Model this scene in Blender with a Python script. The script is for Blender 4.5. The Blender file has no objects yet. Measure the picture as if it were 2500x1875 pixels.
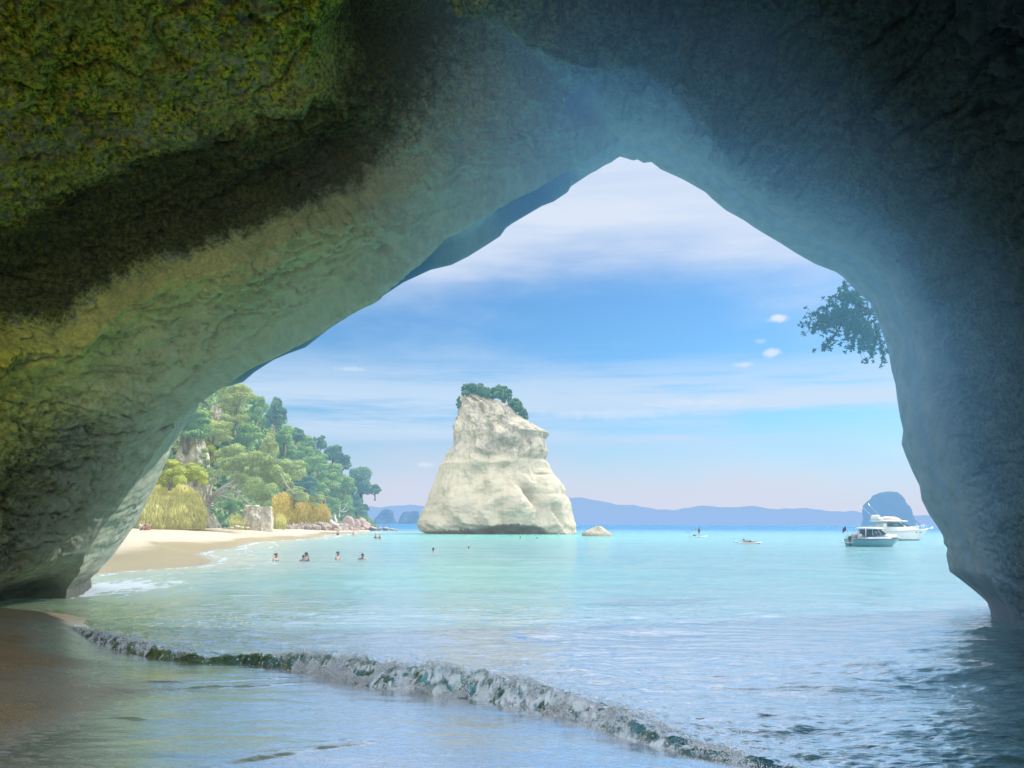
import bpy, bmesh, math, random
import numpy as np
from mathutils import Vector, Matrix
R = math.radians
random.seed(7)
scene = bpy.context.scene
col = scene.collection

# ------------------------------------------------------------------ camera
EYE = np.array([0.0, 0.0, 2.05])
TILT, ROLL, FPX = R(10.1), R(0.2), 1924.0        # focal length in 2500-wide pixels
cam = bpy.data.cameras.new("camera")
cam.sensor_width = 36.0
cam.lens = 36.0 * FPX / 2500.0
cam.clip_start, cam.clip_end = 0.1, 60000
camo = bpy.data.objects.new("camera", cam)
col.objects.link(camo)
camo.matrix_world = (Matrix.Translation(EYE) @ Matrix.Rotation(R(90) + TILT, 4, 'X') @ Matrix.Rotation(ROLL, 4, 'Z'))
scene.camera = camo
M3 = np.array((Matrix.Rotation(R(90) + TILT, 3, 'X') @ Matrix.Rotation(ROLL, 3, 'Z')))


def ray(px, py):
    d = np.array([(px - 1250.0) / FPX, -(py - 937.5) / FPX, -1.0])
    return M3 @ d


def P(px, py, y):
    """point of the photo's pixel that stands y metres ahead"""
    d = ray(px, py)
    return EYE + d * (y / d[1])


def PZ(px, py, z):
    """point of the photo's pixel on the level z"""
    d = ray(px, py)
    return EYE + d * ((z - EYE[2]) / d[2])


def pix(p):
    """inverse of P for arrays (n,3) -> px, py"""
    q = (p - EYE) @ M3
    w = np.maximum(-q[..., 2], 0.05)
    return 1250 + FPX * q[..., 0] / w, 937.5 - FPX * q[..., 1] / w


# ------------------------------------------------------------------ noise
_rng = np.random.RandomState(11)
_perm = np.arange(256); _rng.shuffle(_perm); _perm = np.concatenate([_perm] * 3)
_grad = _rng.normal(size=(256, 3)); _grad /= np.linalg.norm(_grad, axis=1)[:, None]


def gn(p):
    p = np.asarray(p, dtype=np.float64)
    i = np.floor(p).astype(np.int64); f = p - i; i &= 255
    u = f * f * f * (f * (f * 6 - 15) + 10)
    out = 0.0
    for a in (0, 1):
        for b in (0, 1):
            for c in (0, 1):
                h = _perm[_perm[_perm[i[..., 0] + a] + i[..., 1] + b] + i[..., 2] + c]
                g = _grad[h]
                d = g[..., 0] * (f[..., 0] - a) + g[..., 1] * (f[..., 1] - b) + g[..., 2] * (f[..., 2] - c)
                w = (u[..., 0] if a else 1 - u[..., 0]) * (u[..., 1] if b else 1 - u[..., 1]) * (u[..., 2] if c else 1 - u[..., 2])
                out = out + w * d
    return out * 1.5


def fbm(p, octv=4, gain=0.5, lac=2.03):
    p = np.asarray(p, dtype=np.float64)
    a, s, out = 1.0, 1.0, 0.0
    for k in range(octv):
        out = out + a * gn(p * s + 17.3 * k)
        a *= gain; s *= lac
    return out


def sstep(a, b, x):
    t = np.clip((np.asarray(x, dtype=np.float64) - a) / (b - a), 0, 1)
    return t * t * (3 - 2 * t)


def polydist(x, y, pl):
    """signed distance (left of travel +) and arclength to polyline pl (n,2)"""
    best = np.full(x.shape, 1e9); sgn = np.zeros(x.shape); arc = np.zeros(x.shape); acc = 0.0
    for (x0, y0), (x1, y1) in zip(pl[:-1], pl[1:]):
        dx, dy = x1 - x0, y1 - y0
        L = math.hypot(dx, dy) + 1e-9
        t = np.clip(((x - x0) * dx + (y - y0) * dy) / L ** 2, 0, 1)
        d = np.hypot(x - x0 - t * dx, y - y0 - t * dy)
        m = d < best
        best = np.where(m, d, best)
        sgn = np.where(m, np.sign(dx * (y - y0) - dy * (x - x0)), sgn)
        arc = np.where(m, acc + t * L, arc)
        acc += L
    return best * np.where(sgn == 0, 1, sgn), arc


def smooth_line(pts, n):
    """Catmull-Rom resample of (k,d) points by arc length"""
    pts = np.asarray(pts, dtype=float)
    s = np.concatenate([[0], np.cumsum(np.linalg.norm(np.diff(pts, axis=0), axis=1))])
    return resample(pts, s, np.linspace(0, s[-1], n))


def resample(pts, s, q):
    m = np.gradient(pts, s, axis=0)
    k = np.clip(np.searchsorted(s, q, side='right') - 1, 0, len(s) - 2)
    h = (s[k + 1] - s[k])[:, None]; t = ((q - s[k]) / (s[k + 1] - s[k]))[:, None]
    return ((2 * t ** 3 - 3 * t ** 2 + 1) * pts[k] + (t ** 3 - 2 * t ** 2 + t) * h * m[k]
            + (-2 * t ** 3 + 3 * t ** 2) * pts[k + 1] + (t ** 3 - t ** 2) * h * m[k + 1])


# ------------------------------------------------------------------ mesh and object helpers
def mesh_np(name, v, faces, smooth=True):
    v = np.ascontiguousarray(v, dtype=np.float32).reshape(-1, 3)
    faces = np.ascontiguousarray(faces, dtype=np.int32)
    me = bpy.data.meshes.new(name)
    n, k = faces.shape
    me.vertices.add(len(v)); me.vertices.foreach_set("co", v.ravel())
    me.loops.add(n * k); me.loops.foreach_set("vertex_index", faces.ravel())
    me.polygons.add(n)
    me.polygons.foreach_set("loop_start", np.arange(0, n * k, k, dtype=np.int32))
    me.polygons.foreach_set("use_smooth", np.full(n, smooth))
    me.update(calc_edges=True)
    me.validate()
    return me


def grid_faces(rows, cols, flip=False, wrap=False):
    r, c = np.meshgrid(np.arange(rows - 1), np.arange(cols if wrap else cols - 1), indexing='ij')
    c1 = (c + 1) % cols
    a, b = r * cols + c, r * cols + c1
    d, e = (r + 1) * cols + c, (r + 1) * cols + c1
    f = np.stack([a, b, e, d] if not flip else [a, d, e, b], -1).reshape(-1, 4)
    return f


def link(name, me, mat, parent=None):
    o = bpy.data.objects.new(name, me)
    col.objects.link(o)
    if mat and me is not None:
        me.materials.clear()
        for m in (mat if isinstance(mat, (list, tuple)) else [mat]):
            me.materials.append(m)
    if parent:
        o.parent = parent
    return o


def tag(o, label=None, cat=None, group=None, kind=None):
    for k, v in (('label', label), ('category', cat), ('group', group), ('kind', kind)):
        if v:
            o[k] = v
    return o


def empty(name, loc, label, cat, group=None, rz=0.0, scale=None):
    o = bpy.data.objects.new(name, None)
    o.empty_display_size = 0.3
    col.objects.link(o)
    o.location = [float(c) for c in loc]; o.rotation_euler = (0, 0, rz)
    if scale is not None:
        o.scale = scale
    return tag(o, label, cat, group)


def attr(me, name, data, kind='FLOAT'):
    a = me.attributes.new(name, 'FLOAT_COLOR' if kind == 'COLOR' else 'FLOAT', 'POINT')
    if kind == 'COLOR':
        c = np.ones((len(me.vertices), 4), np.float32); c[:, :3] = data
        a.data.foreach_set('color', c.ravel())
    else:
        a.data.foreach_set('value', np.ascontiguousarray(data, dtype=np.float32).ravel())


class MB:
    """collects shapes into one bmesh"""
    def __init__(self):
        self.v = []; self.f = []

    def add(self, v, f):
        o = len(self.v)
        self.v.extend([tuple(map(float, p)) for p in v]); self.f.extend([tuple(i + o for i in q) for q in f])
        return self

    def loft(self, secs, closed=True, cap=True):
        n = len(secs[0]); v = [p for s in secs for p in s]; f = []
        for i in range(len(secs) - 1):
            for j in range(n if closed else n - 1):
                k = (j + 1) % n
                f.append((i * n + j, i * n + k, (i + 1) * n + k, (i + 1) * n + j))
        if cap and closed:
            f.append(tuple(reversed(range(n)))); f.append(tuple((len(secs) - 1) * n + j for j in range(n)))
        return self.add(v, f)

    def tube(self, pts, radii, seg=6):
        pts = [np.array(p, float) for p in pts]
        if not isinstance(radii, (list, tuple, np.ndarray)):
            radii = [radii] * len(pts)
        secs = []
        up = np.array([0.13, 0.21, 0.97])
        for i, p in enumerate(pts):
            t = pts[min(i + 1, len(pts) - 1)] - pts[max(i - 1, 0)]
            t = t / (np.linalg.norm(t) + 1e-9)
            u = np.cross(t, up if abs(t @ up) < 0.95 else np.array([1.0, 0, 0])); u /= np.linalg.norm(u)
            w = np.cross(t, u)
            secs.append([p + radii[i] * (math.cos(a) * u + math.sin(a) * w) for a in np.linspace(0, 2 * math.pi, seg, endpoint=False)])
        return self.loft(secs)

    def box(self, c, s, bev=0.0):
        bm = bmesh.new(); bmesh.ops.create_cube(bm, size=1)
        for q in bm.verts:
            q.co = Vector((q.co.x * s[0] + c[0], q.co.y * s[1] + c[1], q.co.z * s[2] + c[2]))
        if bev:
            bmesh.ops.bevel(bm, geom=bm.edges[:], offset=bev, segments=2, affect='EDGES')
        return self.addbm(bm)

    def ball(self, c, r, sub=2):
        bm = bmesh.new(); bmesh.ops.create_icosphere(bm, subdivisions=sub, radius=1)
        r = r if isinstance(r, (tuple, list)) else (r, r, r)
        for q in bm.verts:
            q.co = Vector((q.co.x * r[0] + c[0], q.co.y * r[1] + c[1], q.co.z * r[2] + c[2]))
        return self.addbm(bm)

    def addbm(self, bm):
        bm.verts.index_update()
        self.add([q.co for q in bm.verts], [tuple(q.index for q in f.verts) for f in bm.faces]); bm.free()
        return self

    def mesh(self, name, smooth=True):
        me = bpy.data.meshes.new(name); me.from_pydata(self.v, [], self.f)
        bm = bmesh.new(); bm.from_mesh(me); bmesh.ops.recalc_face_normals(bm, faces=bm.faces[:]); bm.to_mesh(me); bm.free()
        me.polygons.foreach_set("use_smooth", [smooth] * len(me.polygons)); me.update()
        return me

    def build(self, name, mat, parent=None, smooth=True):
        return link(name, self.mesh(name, smooth), mat, parent)


# ------------------------------------------------------------------ material helpers
class NT:
    def __init__(self, tree):
        self.t = tree; self.n = tree.nodes; self.l = tree.links

    def __call__(self, kind, inputs=None, **props):
        nd = self.n.new(kind)
        for k, v in props.items():
            setattr(nd, k, v)
        for k, v in (inputs or {}).items():
            s = nd.inputs[k]
            if isinstance(v, bpy.types.NodeSocket):
                self.l.new(v, s)
            elif isinstance(v, bpy.types.Node):
                self.l.new(v.outputs[0], s)
            else:
                if isinstance(v, (tuple, list)) and len(v) == 3 and s.type == 'RGBA':
                    v = (*v, 1)
                s.default_value = v
        return nd

    def math(self, op, a, b=None, c=None, clamp=False):
        d = {0: a}
        if b is not None: d[1] = b
        if c is not None: d[2] = c
        nd = self('ShaderNodeMath', d, operation=op); nd.use_clamp = clamp
        return nd.outputs[0]

    def noise(self, vec, scale, detail=4, rough=0.55, dist=0.0):
        return self('ShaderNodeTexNoise', {'Vector': vec, 'Scale': scale, 'Detail': detail, 'Roughness': rough, 'Distortion': dist}).outputs[0]

    def ramp(self, fac, stops, interp='LINEAR'):
        nd = self('ShaderNodeValToRGB', {0: fac}); cr = nd.color_ramp; cr.interpolation = interp
        while len(cr.elements) < len(stops): cr.elements.new(0.5)
        for e, (p, c) in zip(cr.elements, stops):
            e.position = p; e.color = (*c, 1) if len(c) == 3 else c
        return nd.outputs[0]

    def mix(self, fac, a, b, blend='MIX'):
        nd = self('ShaderNodeMix', data_type='RGBA', blend_type=blend)
        for s, v in ((nd.inputs[0], fac), (nd.inputs[6], a), (nd.inputs[7], b)):
            if isinstance(v, bpy.types.NodeSocket): self.l.new(v, s)
            else: s.default_value = (*v, 1) if isinstance(v, (tuple, list)) else v
        return nd.outputs[2]

    def rng(self, v, a, b, c=0.0, d=1.0, smooth=False):
        return self('ShaderNodeMapRange', {0: v, 1: a, 2: b, 3: c, 4: d}, clamp=True, interpolation_type='SMOOTHSTEP' if smooth else 'LINEAR').outputs[0]

    def mapping(self, vec, scale=(1, 1, 1), rot=(0, 0, 0), loc=(0, 0, 0)):
        return self('ShaderNodeMapping', {'Vector': vec, 'Scale': scale, 'Rotation': rot, 'Location': loc}).outputs[0]


def new_mat(name):
    m = bpy.data.materials.new(name); m.use_nodes = True
    m.node_tree.nodes.clear()
    n = NT(m.node_tree)
    out = n('ShaderNodeOutputMaterial')
    return m, n, out


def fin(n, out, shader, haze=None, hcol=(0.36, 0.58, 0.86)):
    """surface output; haze = air light mixed into the surface as emission, a number or a socket"""
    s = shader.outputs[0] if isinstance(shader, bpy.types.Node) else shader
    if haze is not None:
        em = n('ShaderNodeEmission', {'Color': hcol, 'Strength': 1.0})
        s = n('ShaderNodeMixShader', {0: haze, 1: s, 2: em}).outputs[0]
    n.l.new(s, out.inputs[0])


def simple(name, colr, rough=0.5, metal=0.0, var=0.08, scale=6.0, haze=None, spec=0.5, coat=0.0):
    m, n, out = new_mat(name)
    ob = n('ShaderNodeTexCoord').outputs['Object']
    f = n.noise(ob, scale, 5)
    c = n.mix(f, tuple(k * (1 - var * 2) for k in colr), tuple(min(1, k * (1 + var * 2)) for k in colr))
    b = n('ShaderNodeBsdfPrincipled', {'Base Color': c, 'Roughness': rough, 'Metallic': metal, 'Specular IOR Level': spec, 'Coat Weight': coat})
    fin(n, out, b, haze)
    return m
# ------------------------------------------------------------------ light: sky and sun
SUN_EL, SUN_AZ = R(44), R(58)                    # azimuth from straight ahead towards the right
world = bpy.data.worlds.new("World"); scene.world = world; world.use_nodes = True
world.node_tree.nodes.clear()
n = NT(world.node_tree)
wo = n('ShaderNodeOutputWorld')
sky = n('ShaderNodeTexSky', sky_type='NISHITA')
sky.sun_disc = False; sky.sun_elevation = SUN_EL; sky.sun_rotation = SUN_AZ
sky.air_density = 1.0; sky.dust_density = 0.6; sky.ozone_density = 1.0
tc = n('ShaderNodeTexCoord').outputs['Generated']
sep = n('ShaderNodeSeparateXYZ', {0: tc})
X, Y, Z = sep.outputs
SKY_K = 0.1
K = 1.0 / SKY_K
base = n.mix(1.0, sky.outputs[0], (0.62, 1.08, 1.40), 'MULTIPLY')
# warped elevation so that the cloud edges wander
w1 = n.noise(n.mapping(tc, (3, 3, 9)), 1.0, 5, 0.55)
w2 = n.noise(n.mapping(tc, (1.2, 1.2, 16), rot=(0, R(4), 0)), 1.6, 6, 0.6)
zz = n.math('ADD', Z, n.math('MULTIPLY', n.math('SUBTRACT', w1, 0.5), 0.16))
high = n.rng(zz, 0.25, 0.37, 0, 0.93, True)                       # bright veil of cloud high up
c = n.mix(high, base, tuple(K * k for k in (0.655, 0.765, 0.95)))
c = n.mix(n.rng(Z, .46, .75, 0, 1, True), c, tuple(K * k for k in (1.35, 1.4, 1.5)))  # unseen bright zenith, added to raise the ambient light
c = n.mix(n.math('MULTIPLY', n.rng(Y, -.05, -.5, 0, 1, True), n.rng(Z, .04, .26, 0, 1, True)), c, tuple(K * k for k in (4.6, 4.6, 4.6)))   # unseen bright sky added behind the viewer to light the cave
c = n.mix(n.math('MULTIPLY', high, n.rng(w2, .42, .66, 0, .6, True)), c, tuple(K * k for k in (.80, .865, .975)))
zs = n.math('ADD', Z, n.math('MULTIPLY', n.math('SUBTRACT', w2, 0.5), 0.05))
band = n.math('MULTIPLY', n.rng(zs, 0.085, 0.13, 0, 1, True), n.rng(zs, 0.235, 0.15, 0, 1, True))
wisp = n.math('MULTIPLY', band, n.rng(w2, 0.38, 0.60, 0.0, 0.95, True))
c = n.mix(wisp, c, tuple(K * k for k in (0.62, 0.77, 0.95)))
mid = n.math('MULTIPLY', n.rng(w1, 0.40, 0.68, 0, 0.55, True), n.rng(Z, 0.33, 0.2, 0, 1, True))
c = n.mix(mid, c, tuple(K * k for k in (0.52, 0.71, 0.94)))
low = n.rng(zz, 0.135, 0.02, 0, 0.92, True)                        # milky band on the horizon
c = n.mix(low, c, tuple(K * k for k in (0.68, 0.71, 0.875)))


def puff(c, px, py, wx, wy, k):
    d = ray(px, py); d /= np.linalg.norm(d)
    right = np.cross(d, (0, 0, 1)); right /= np.linalg.norm(right); up = np.cross(right, d)
    a = n('ShaderNodeVectorMath', {0: tc, 1: tuple(right)}, operation='DOT_PRODUCT').outputs['Value']
    b = n('ShaderNodeVectorMath', {0: tc, 1: tuple(up)}, operation='DOT_PRODUCT').outputs['Value']
    f = n('ShaderNodeVectorMath', {0: tc, 1: tuple(d)}, operation='DOT_PRODUCT').outputs['Value']
    r = n.math('SQRT', n.math('ADD', n.math('POWER', n.math('DIVIDE', a, wx), 2.0), n.math('POWER', n.math('DIVIDE', b, wy), 2.0)))
    r = n.math('ADD', r, n.math('MULTIPLY', n.math('SUBTRACT', n.noise(tc, 70, 5), 0.5), 1.7))
    m = n.math('MULTIPLY', n.rng(r, 1.15, 0.25, 0, k, True), n.math('GREATER_THAN', f, 0.5))
    return n.mix(m, c, tuple(K * q for q in (0.82, 0.88, 0.97)))


for args in ((1903, 776, .0150, .0052, .85), (1886, 861, .0125, .0065, .7), (1815, 890, .0125, .0045, .5), (1860, 833, .009, .004, .3),
             (862, 901, .022, .0035, .35), (1040, 1135, .014, .004, .45), (1500, 1010, .10, .008, .28), (1700, 985, .07, .006, .25)):
    c = puff(c, *args)
bg = n('ShaderNodeBackground', {0: c, 1: SKY_K})
n.l.new(bg.outputs[0], wo.inputs[0])

sd = bpy.data.lights.new("sun", 'SUN'); sd.energy = 4.6; sd.angle = R(0.53); sd.color = (1.0, 0.93, 0.82)
so = bpy.data.objects.new("sun", sd); col.objects.link(so)
sun_dir = Vector((math.cos(SUN_EL) * math.sin(SUN_AZ), math.cos(SUN_EL) * math.cos(SUN_AZ), math.sin(SUN_EL)))
so.rotation_euler = sun_dir.to_track_quat('Z', 'Y').to_euler()
so.location = (30, 10, 60)

scene.view_settings.view_transform = 'Standard'; scene.view_settings.look = 'None'
scene.view_settings.exposure = 0.0; scene.view_settings.gamma = 1.0
cy = scene.cycles
cy.use_denoising = True
try:
    cy.denoiser = 'OPENIMAGEDENOISE'
except Exception:
    pass
cy.max_bounces = 8; cy.diffuse_bounces = 5; cy.glossy_bounces = 4; cy.transmission_bounces = 4; cy.transparent_max_bounces = 6
cy.sample_clamp_indirect = 4.0
cy.caustics_reflective = False; cy.caustics_refractive = False
# ------------------------------------------------------------------ the sea cave (rock arch around the view)
# mouth: outline of the opening as (px, py, depth); left foot -> apex -> right foot
RIM_L = [(236, 1425, 27.2), (220, 1406, 26.6), (243, 1389, 26.4), (277, 1355, 26.2), (305, 1316, 26), (333, 1276, 26), (348, 1248, 26), (367, 1208, 26),
         (384, 1169, 26), (401, 1129, 25.8), (418, 1090, 25.6), (441, 1050, 25.4), (463, 1010, 25.2), (497, 965, 25), (528, 946, 25), (560, 943, 25),
         (593, 933, 25), (622, 908, 25), (667, 879, 25), (707, 862, 24.9), (746, 848, 24.8), (803, 803, 24.6), (848, 774, 24.5), (916, 735, 24.3), (984, 690, 24.1), (1051, 659, 24),
         (1102, 647, 23.9), (1142, 627, 23.8), (1187, 599, 23.7), (1221, 577, 23.6), (1235, 557, 23.6), (1250, 546, 23.5), (1323, 503, 23.3), (1352, 492, 23.2),
         (1386, 469, 23.1), (1394, 455, 23), (1436, 427, 22.9), (1499, 390, 22.7), (1514, 382, 22.6)]
RIM_R = [(1514, 382, 22.6), (1547, 391, 22.5), (1558, 388, 22.5), (1572, 397, 22.4), (1592, 393, 22.4), (1612, 413, 22.3), (1668, 438, 22.2), (1722, 469, 22), (1739, 486, 22),
         (1773, 514, 21.9), (1815, 537, 21.8), (1844, 557, 21.7), (1877, 577, 21.6), (1906, 594, 21.5), (1945, 619, 21.4), (1991, 645, 21.3), (2041, 664, 21.2),
         (2058, 676, 21.2), (2087, 707, 21.1), (2126, 741, 21), (2140, 775, 21), (2155, 814, 20.9), (2169, 859, 20.9), (2177, 905, 20.8), (2186, 938, 20.8),
         (2190, 971, 20.8), (2197, 1016, 20.7), (2205, 1050, 20.7), (2201, 1084, 20.7), (2211, 1112, 20.6), (2228, 1152, 20.6), (2245, 1186, 20.5),
         (2250, 1220, 20.5), (2267, 1254, 20.4), (2290, 1287, 20.4), (2303, 1310, 20.3), (2304, 1327, 20.3), (2313, 1338, 20.3), (2310, 1355, 20.3),
         (2318, 1395, 20.2), (2341, 1412, 20.1), (2369, 1434, 20), (2397, 1457, 19.9), (2420, 1477, 19.9), (2446, 1500, 19.8)]
# crease: inner edge of the lip
CRS_L = [(150, 1466, 22.6), (168, 1432, 22.2), (186, 1406, 22), (215, 1344, 21.8), (254, 1282, 21.6), (316, 1203, 21.5), (362, 1123, 21.4), (418, 1033, 21.2), (470, 975, 21), (528, 938, 21),
         (622, 876, 20.9), (724, 820, 20.8), (837, 741, 20.6), (904, 707, 20.5), (989, 633, 20.4), (1074, 571, 20.3), (1159, 531, 20.2), (1250, 488, 20.1),
         (1306, 463, 20), (1391, 413, 20), (1448, 384, 19.9), (1515, 340, 19.9)]
CRS_R = [(1515, 340, 19.9), (1640, 365, 19.6), (1740, 425, 19.3), (1850, 500, 19), (1960, 560, 18.7), (2085, 625, 18.5), (2180, 705, 18.2), (2232, 810, 18), (2250, 930, 18), (2262, 1040, 17.9),
         (2292, 1140, 17.8), (2330, 1230, 17.7), (2358, 1310, 17.6), (2385, 1400, 17.5), (2450, 1470, 17.4), (2500, 1540, 17.4)]
NU = 900


def ringpts(pxs, n):
    pts = np.array([P(*q) for q in pxs])
    s = np.concatenate([[0], np.cumsum(np.linalg.norm(np.diff(pts, axis=0), axis=1))])
    q = np.linspace(0, s[-1], n)
    return np.stack([np.interp(q, s, pts[:, i]) for i in range(3)], 1)


def ring2(L, Rr):
    return np.concatenate([ringpts(L, NU // 2 + 1)[:-1], ringpts(Rr, NU - NU // 2)], 0)


def foot(r, z=-0.7):
    r = r.copy()
    for rng_, e in ((np.arange(0, 12), 0), (np.arange(NU - 12, NU), -1)):
        w = np.abs(rng_ - (11 if e == 0 else NU - 12)) / 11.0
        r[rng_, 2] = r[rng_, 2] * (1 - w) + z * w
    return r


rim = foot(ring2(RIM_L, RIM_R))
crs = foot(ring2(CRS_L, CRS_R))


def section(y, left, right):
    a = smooth_line(left, NU // 2 + 1)[:-1]; b = smooth_line(right, NU - NU // 2)
    q = np.concatenate([a, b], 0)
    return np.stack([q[:, 0], np.full(NU, float(y)), q[:, 1]], 1)


secs = [
    section(14.5, [(-11.6, -.7), (-11.7, .4), (-11.8, 2), (-11.2, 4.6), (-9.6, 7.6), (-6.8, 10.2), (-3.2, 11.9), (-0.6, 12.3)],
            [(-0.6, 12.3), (2.6, 11.6), (5.3, 10.0), (7.6, 7.9), (9.0, 5.6), (9.5, 3.2), (9.6, 1.2), (9.8, -.7)]),
    section(9, [(-11.2, -.7), (-11.4, .8), (-11.6, 2.4), (-11.2, 5), (-10, 7.6), (-7.6, 10.2), (-4.4, 12), (-2.6, 12.4)],
            [(-2.6, 12.4), (0.6, 12), (3.4, 10.6), (5.6, 8.6), (6.9, 6), (7.3, 3.4), (7.3, 1.4), (7.3, -.7)]),
    section(3, [(-12, -.7), (-12, .8), (-12.2, 2.4), (-12, 5), (-11, 7.6), (-8.8, 10.2), (-6, 12), (-4, 12.4)],
            [(-4, 12.4), (-1, 12), (2, 10.8), (4.2, 8.6), (5.3, 6), (5.7, 3.4), (5.7, 1.4), (5.7, -.7)]),
    section(-3, [(-15, -.7), (-15, .8), (-15.4, 2.4), (-16, 5), (-16, 9), (-14, 13), (-9, 16.6), (-6, 17.2)],
            [(-6, 17.2), (-3, 17), (2, 15.6), (6, 12.4), (8, 8), (8.4, 4.2), (8, 1.4), (7.6, -.7)]),
]
knots = np.array([crs] + secs)                    # (6, NU, 3)
tk = np.array([0, 5.6, 11.2, 17.5, 24.5])
# rows are close together where the camera looks, wide apart behind it
rows_t = np.concatenate([np.linspace(0, 12, 330, endpoint=False), np.linspace(12, 24.5, 60)])
inner = np.stack([resample(knots[:, i, :], tk, rows_t) for i in range(NU)], 1)      # (rows, NU, 3)
# lip between the crease and the mouth outline: steps back into a recess on the upper left
ww = np.linspace(1, 0, 110, endpoint=False)
uu = np.linspace(0, 1, NU)
cen = np.array([0.5, 0, 3.0])
outv = crs - cen; outv[:, 1] = 0; outv /= np.linalg.norm(outv, axis=1)[:, None]
recess = sstep(0.160, 0.185, uu) * sstep(0.485, 0.44, uu) * (0.75 + 0.3 * np.sin(uu * 61))
lip = []
for w in ww:
    q = crs * (1 - w) + rim * w
    h = sstep(0.0, 0.08, w) * (1 - sstep(0.80, 1.0, w)) * 1.25
    bulge = math.sin(math.pi * w) * 0.18 * (1 - recess)
    lip.append(q + outv * (recess * h - bulge)[:, None])
lip = np.array(lip)
# outside: the cliff face beyond the mouth and behind the back end
rout = rim - cen; rout[:, 1] = 0; rout /= np.linalg.norm(rout, axis=1)[:, None]
def flange(r, dy, dx, up=0.0):
    q = r + rout * dx; q[:, 1] += dy; q[:, 2] += up * dx
    q[:, 2] = np.maximum(q[:, 2], -2.0); return q
outer = np.array([flange(rim, 14, 70, .2), flange(rim, 7, 30, .2), flange(rim, 3.4, 10), flange(rim, 2.0, 3.5), flange(rim, 1.0, 1.2), flange(rim, .4, .3)])
last = inner[-1]
back = np.array([flange(last, -.6, 1), flange(last, -.2, 3), flange(last, 2.0, 6), flange(last, 20, 8)])
G = np.concatenate([outer, lip, inner, back], 0)
NR = len(G); iL0, iI0 = len(outer), len(outer) + len(lip)
# on the right the lip rounds smoothly into the wall
wR = sstep(.50, .57, uu)[None, :, None]
a_, b_ = iL0, iI0 + 170
for _ in range(900):
    G[a_ + 1:b_] += .5 * wR * (.5 * (G[a_:b_ - 1] + G[a_ + 2:b_ + 1]) - G[a_ + 1:b_])
# normals pointing into the cave
du = np.gradient(G, axis=1); dt = np.gradient(G, axis=0)
N = np.cross(du, dt); N /= np.linalg.norm(N, axis=2)[..., None] + 1e-9
tow = (np.array([0, 0, 3.0]) - G)[..., [0, 2]]
flipm = (N[..., [0, 2]] * tow).sum(-1)
if np.median(flipm[iI0:iI0 + 200]) < 0: N = -N
px, py = pix(G.reshape(-1, 3)); px = px.reshape(NR, NU); py = py.reshape(NR, NU)
row = np.arange(NR)
isin = ((row >= iI0) & (row < iI0 + len(inner)))[:, None] * 1.0
islip = ((row >= iL0) & (row < iI0))[:, None] * 1.0
away = np.ones((NR, NU))                                           # 0 on the outline itself
wl = np.concatenate([np.zeros(len(outer)), np.clip((1 - ww) * 4, 0, 1), np.ones(len(inner)), np.ones(len(back))])[:, None]
near_crs = np.concatenate([np.zeros(len(outer)), 1 - ww, 1 + rows_t, np.full(len(back), 9)])[:, None]
q = G.copy()
# big shapes: hollows and ledges of the wall, stretched along the bedding
disp = 0.55 * fbm(q * (0.16, 0.16, 0.24) + 3.1, 3) * sstep(1.3, 5, near_crs)
disp += 0.22 * fbm(q * (0.5, 0.36, 0.8) + 9.2, 4) * sstep(1.1, 3.5, near_crs)
disp += 0.07 * fbm(q * (1.5, 1.1, 2.2), 4, .6) * sstep(1.0, 2.6, near_crs)
mossy = sstep(3.5, -2.5, G[..., 0]) * sstep(0.2, 2.0, near_crs)

bedq = np.stack([q[..., 0] * .30 + q[..., 2] * .12, q[..., 1] * .30, q[..., 2] * .95 - q[..., 0] * .45], -1)
disp -= 0.20 * sstep(.07, 0, np.abs(fbm(bedq + 50, 3))) * sstep(1.2, 3.5, near_crs)       # open joints along the bedding
disp -= 0.09 * sstep(.06, 0, np.abs(fbm(bedq * 3.1 + 60, 3))) * sstep(1.1, 2.5, near_crs)
stp = fbm(bedq * 1.3 + 80, 3) * 3.0
disp += 0.16 * (np.floor(stp) + sstep(.75, 1.0, stp - np.floor(stp)) - stp) * sstep(1.2, 3.5, near_crs)   # broken steps


def blob(cx, cy, rx, ry, rot=0.0):
    a, b = px - cx, py - cy; c_, s_ = math.cos(R(rot)), math.sin(R(rot))
    return np.exp(-((a * c_ + b * s_) / rx) ** 2 - ((-a * s_ + b * c_) / ry) ** 2) * isin


# the long ledge across the left wall with the hollow above it
LEDGE = np.array([(-260, 905), (0, 835), (150, 795), (320, 705), (480, 615), (650, 545), (800, 498), (900, 470), (1010, 405), (1110, 320)], float)
dl, al = polydist(px, py + 26 * fbm(q * 0.7, 3) + 28 * fbm(q * .3 + 7, 2), LEDGE)
fade = sstep(1560, 1150, al) * isin
fade = fade * sstep(-420, -180, -np.abs(dl))
above = np.where(dl < 0, -dl, 0); below = np.where(dl >= 0, dl, 0)
disp += fade * np.where(dl < 0, -0.85 * sstep(0, 90, above) * (1 - sstep(60, 420, above)), 0.42 * np.exp(-(below / 95.0) ** 2) + 0.0)
disp += 0.42 * fade * np.exp(-(above / 20.0) ** 2)
disp -= 2.6 * np.clip(1.6 * blob(1035, 150, 190, 105, 14), 0, 1)                          # dark pocket left of the vault
disp -= 0.9 * blob(860, 420, 150, 80, -20)
disp += 0.30 * blob(1130, 40, 120, 40, 60)
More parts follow.
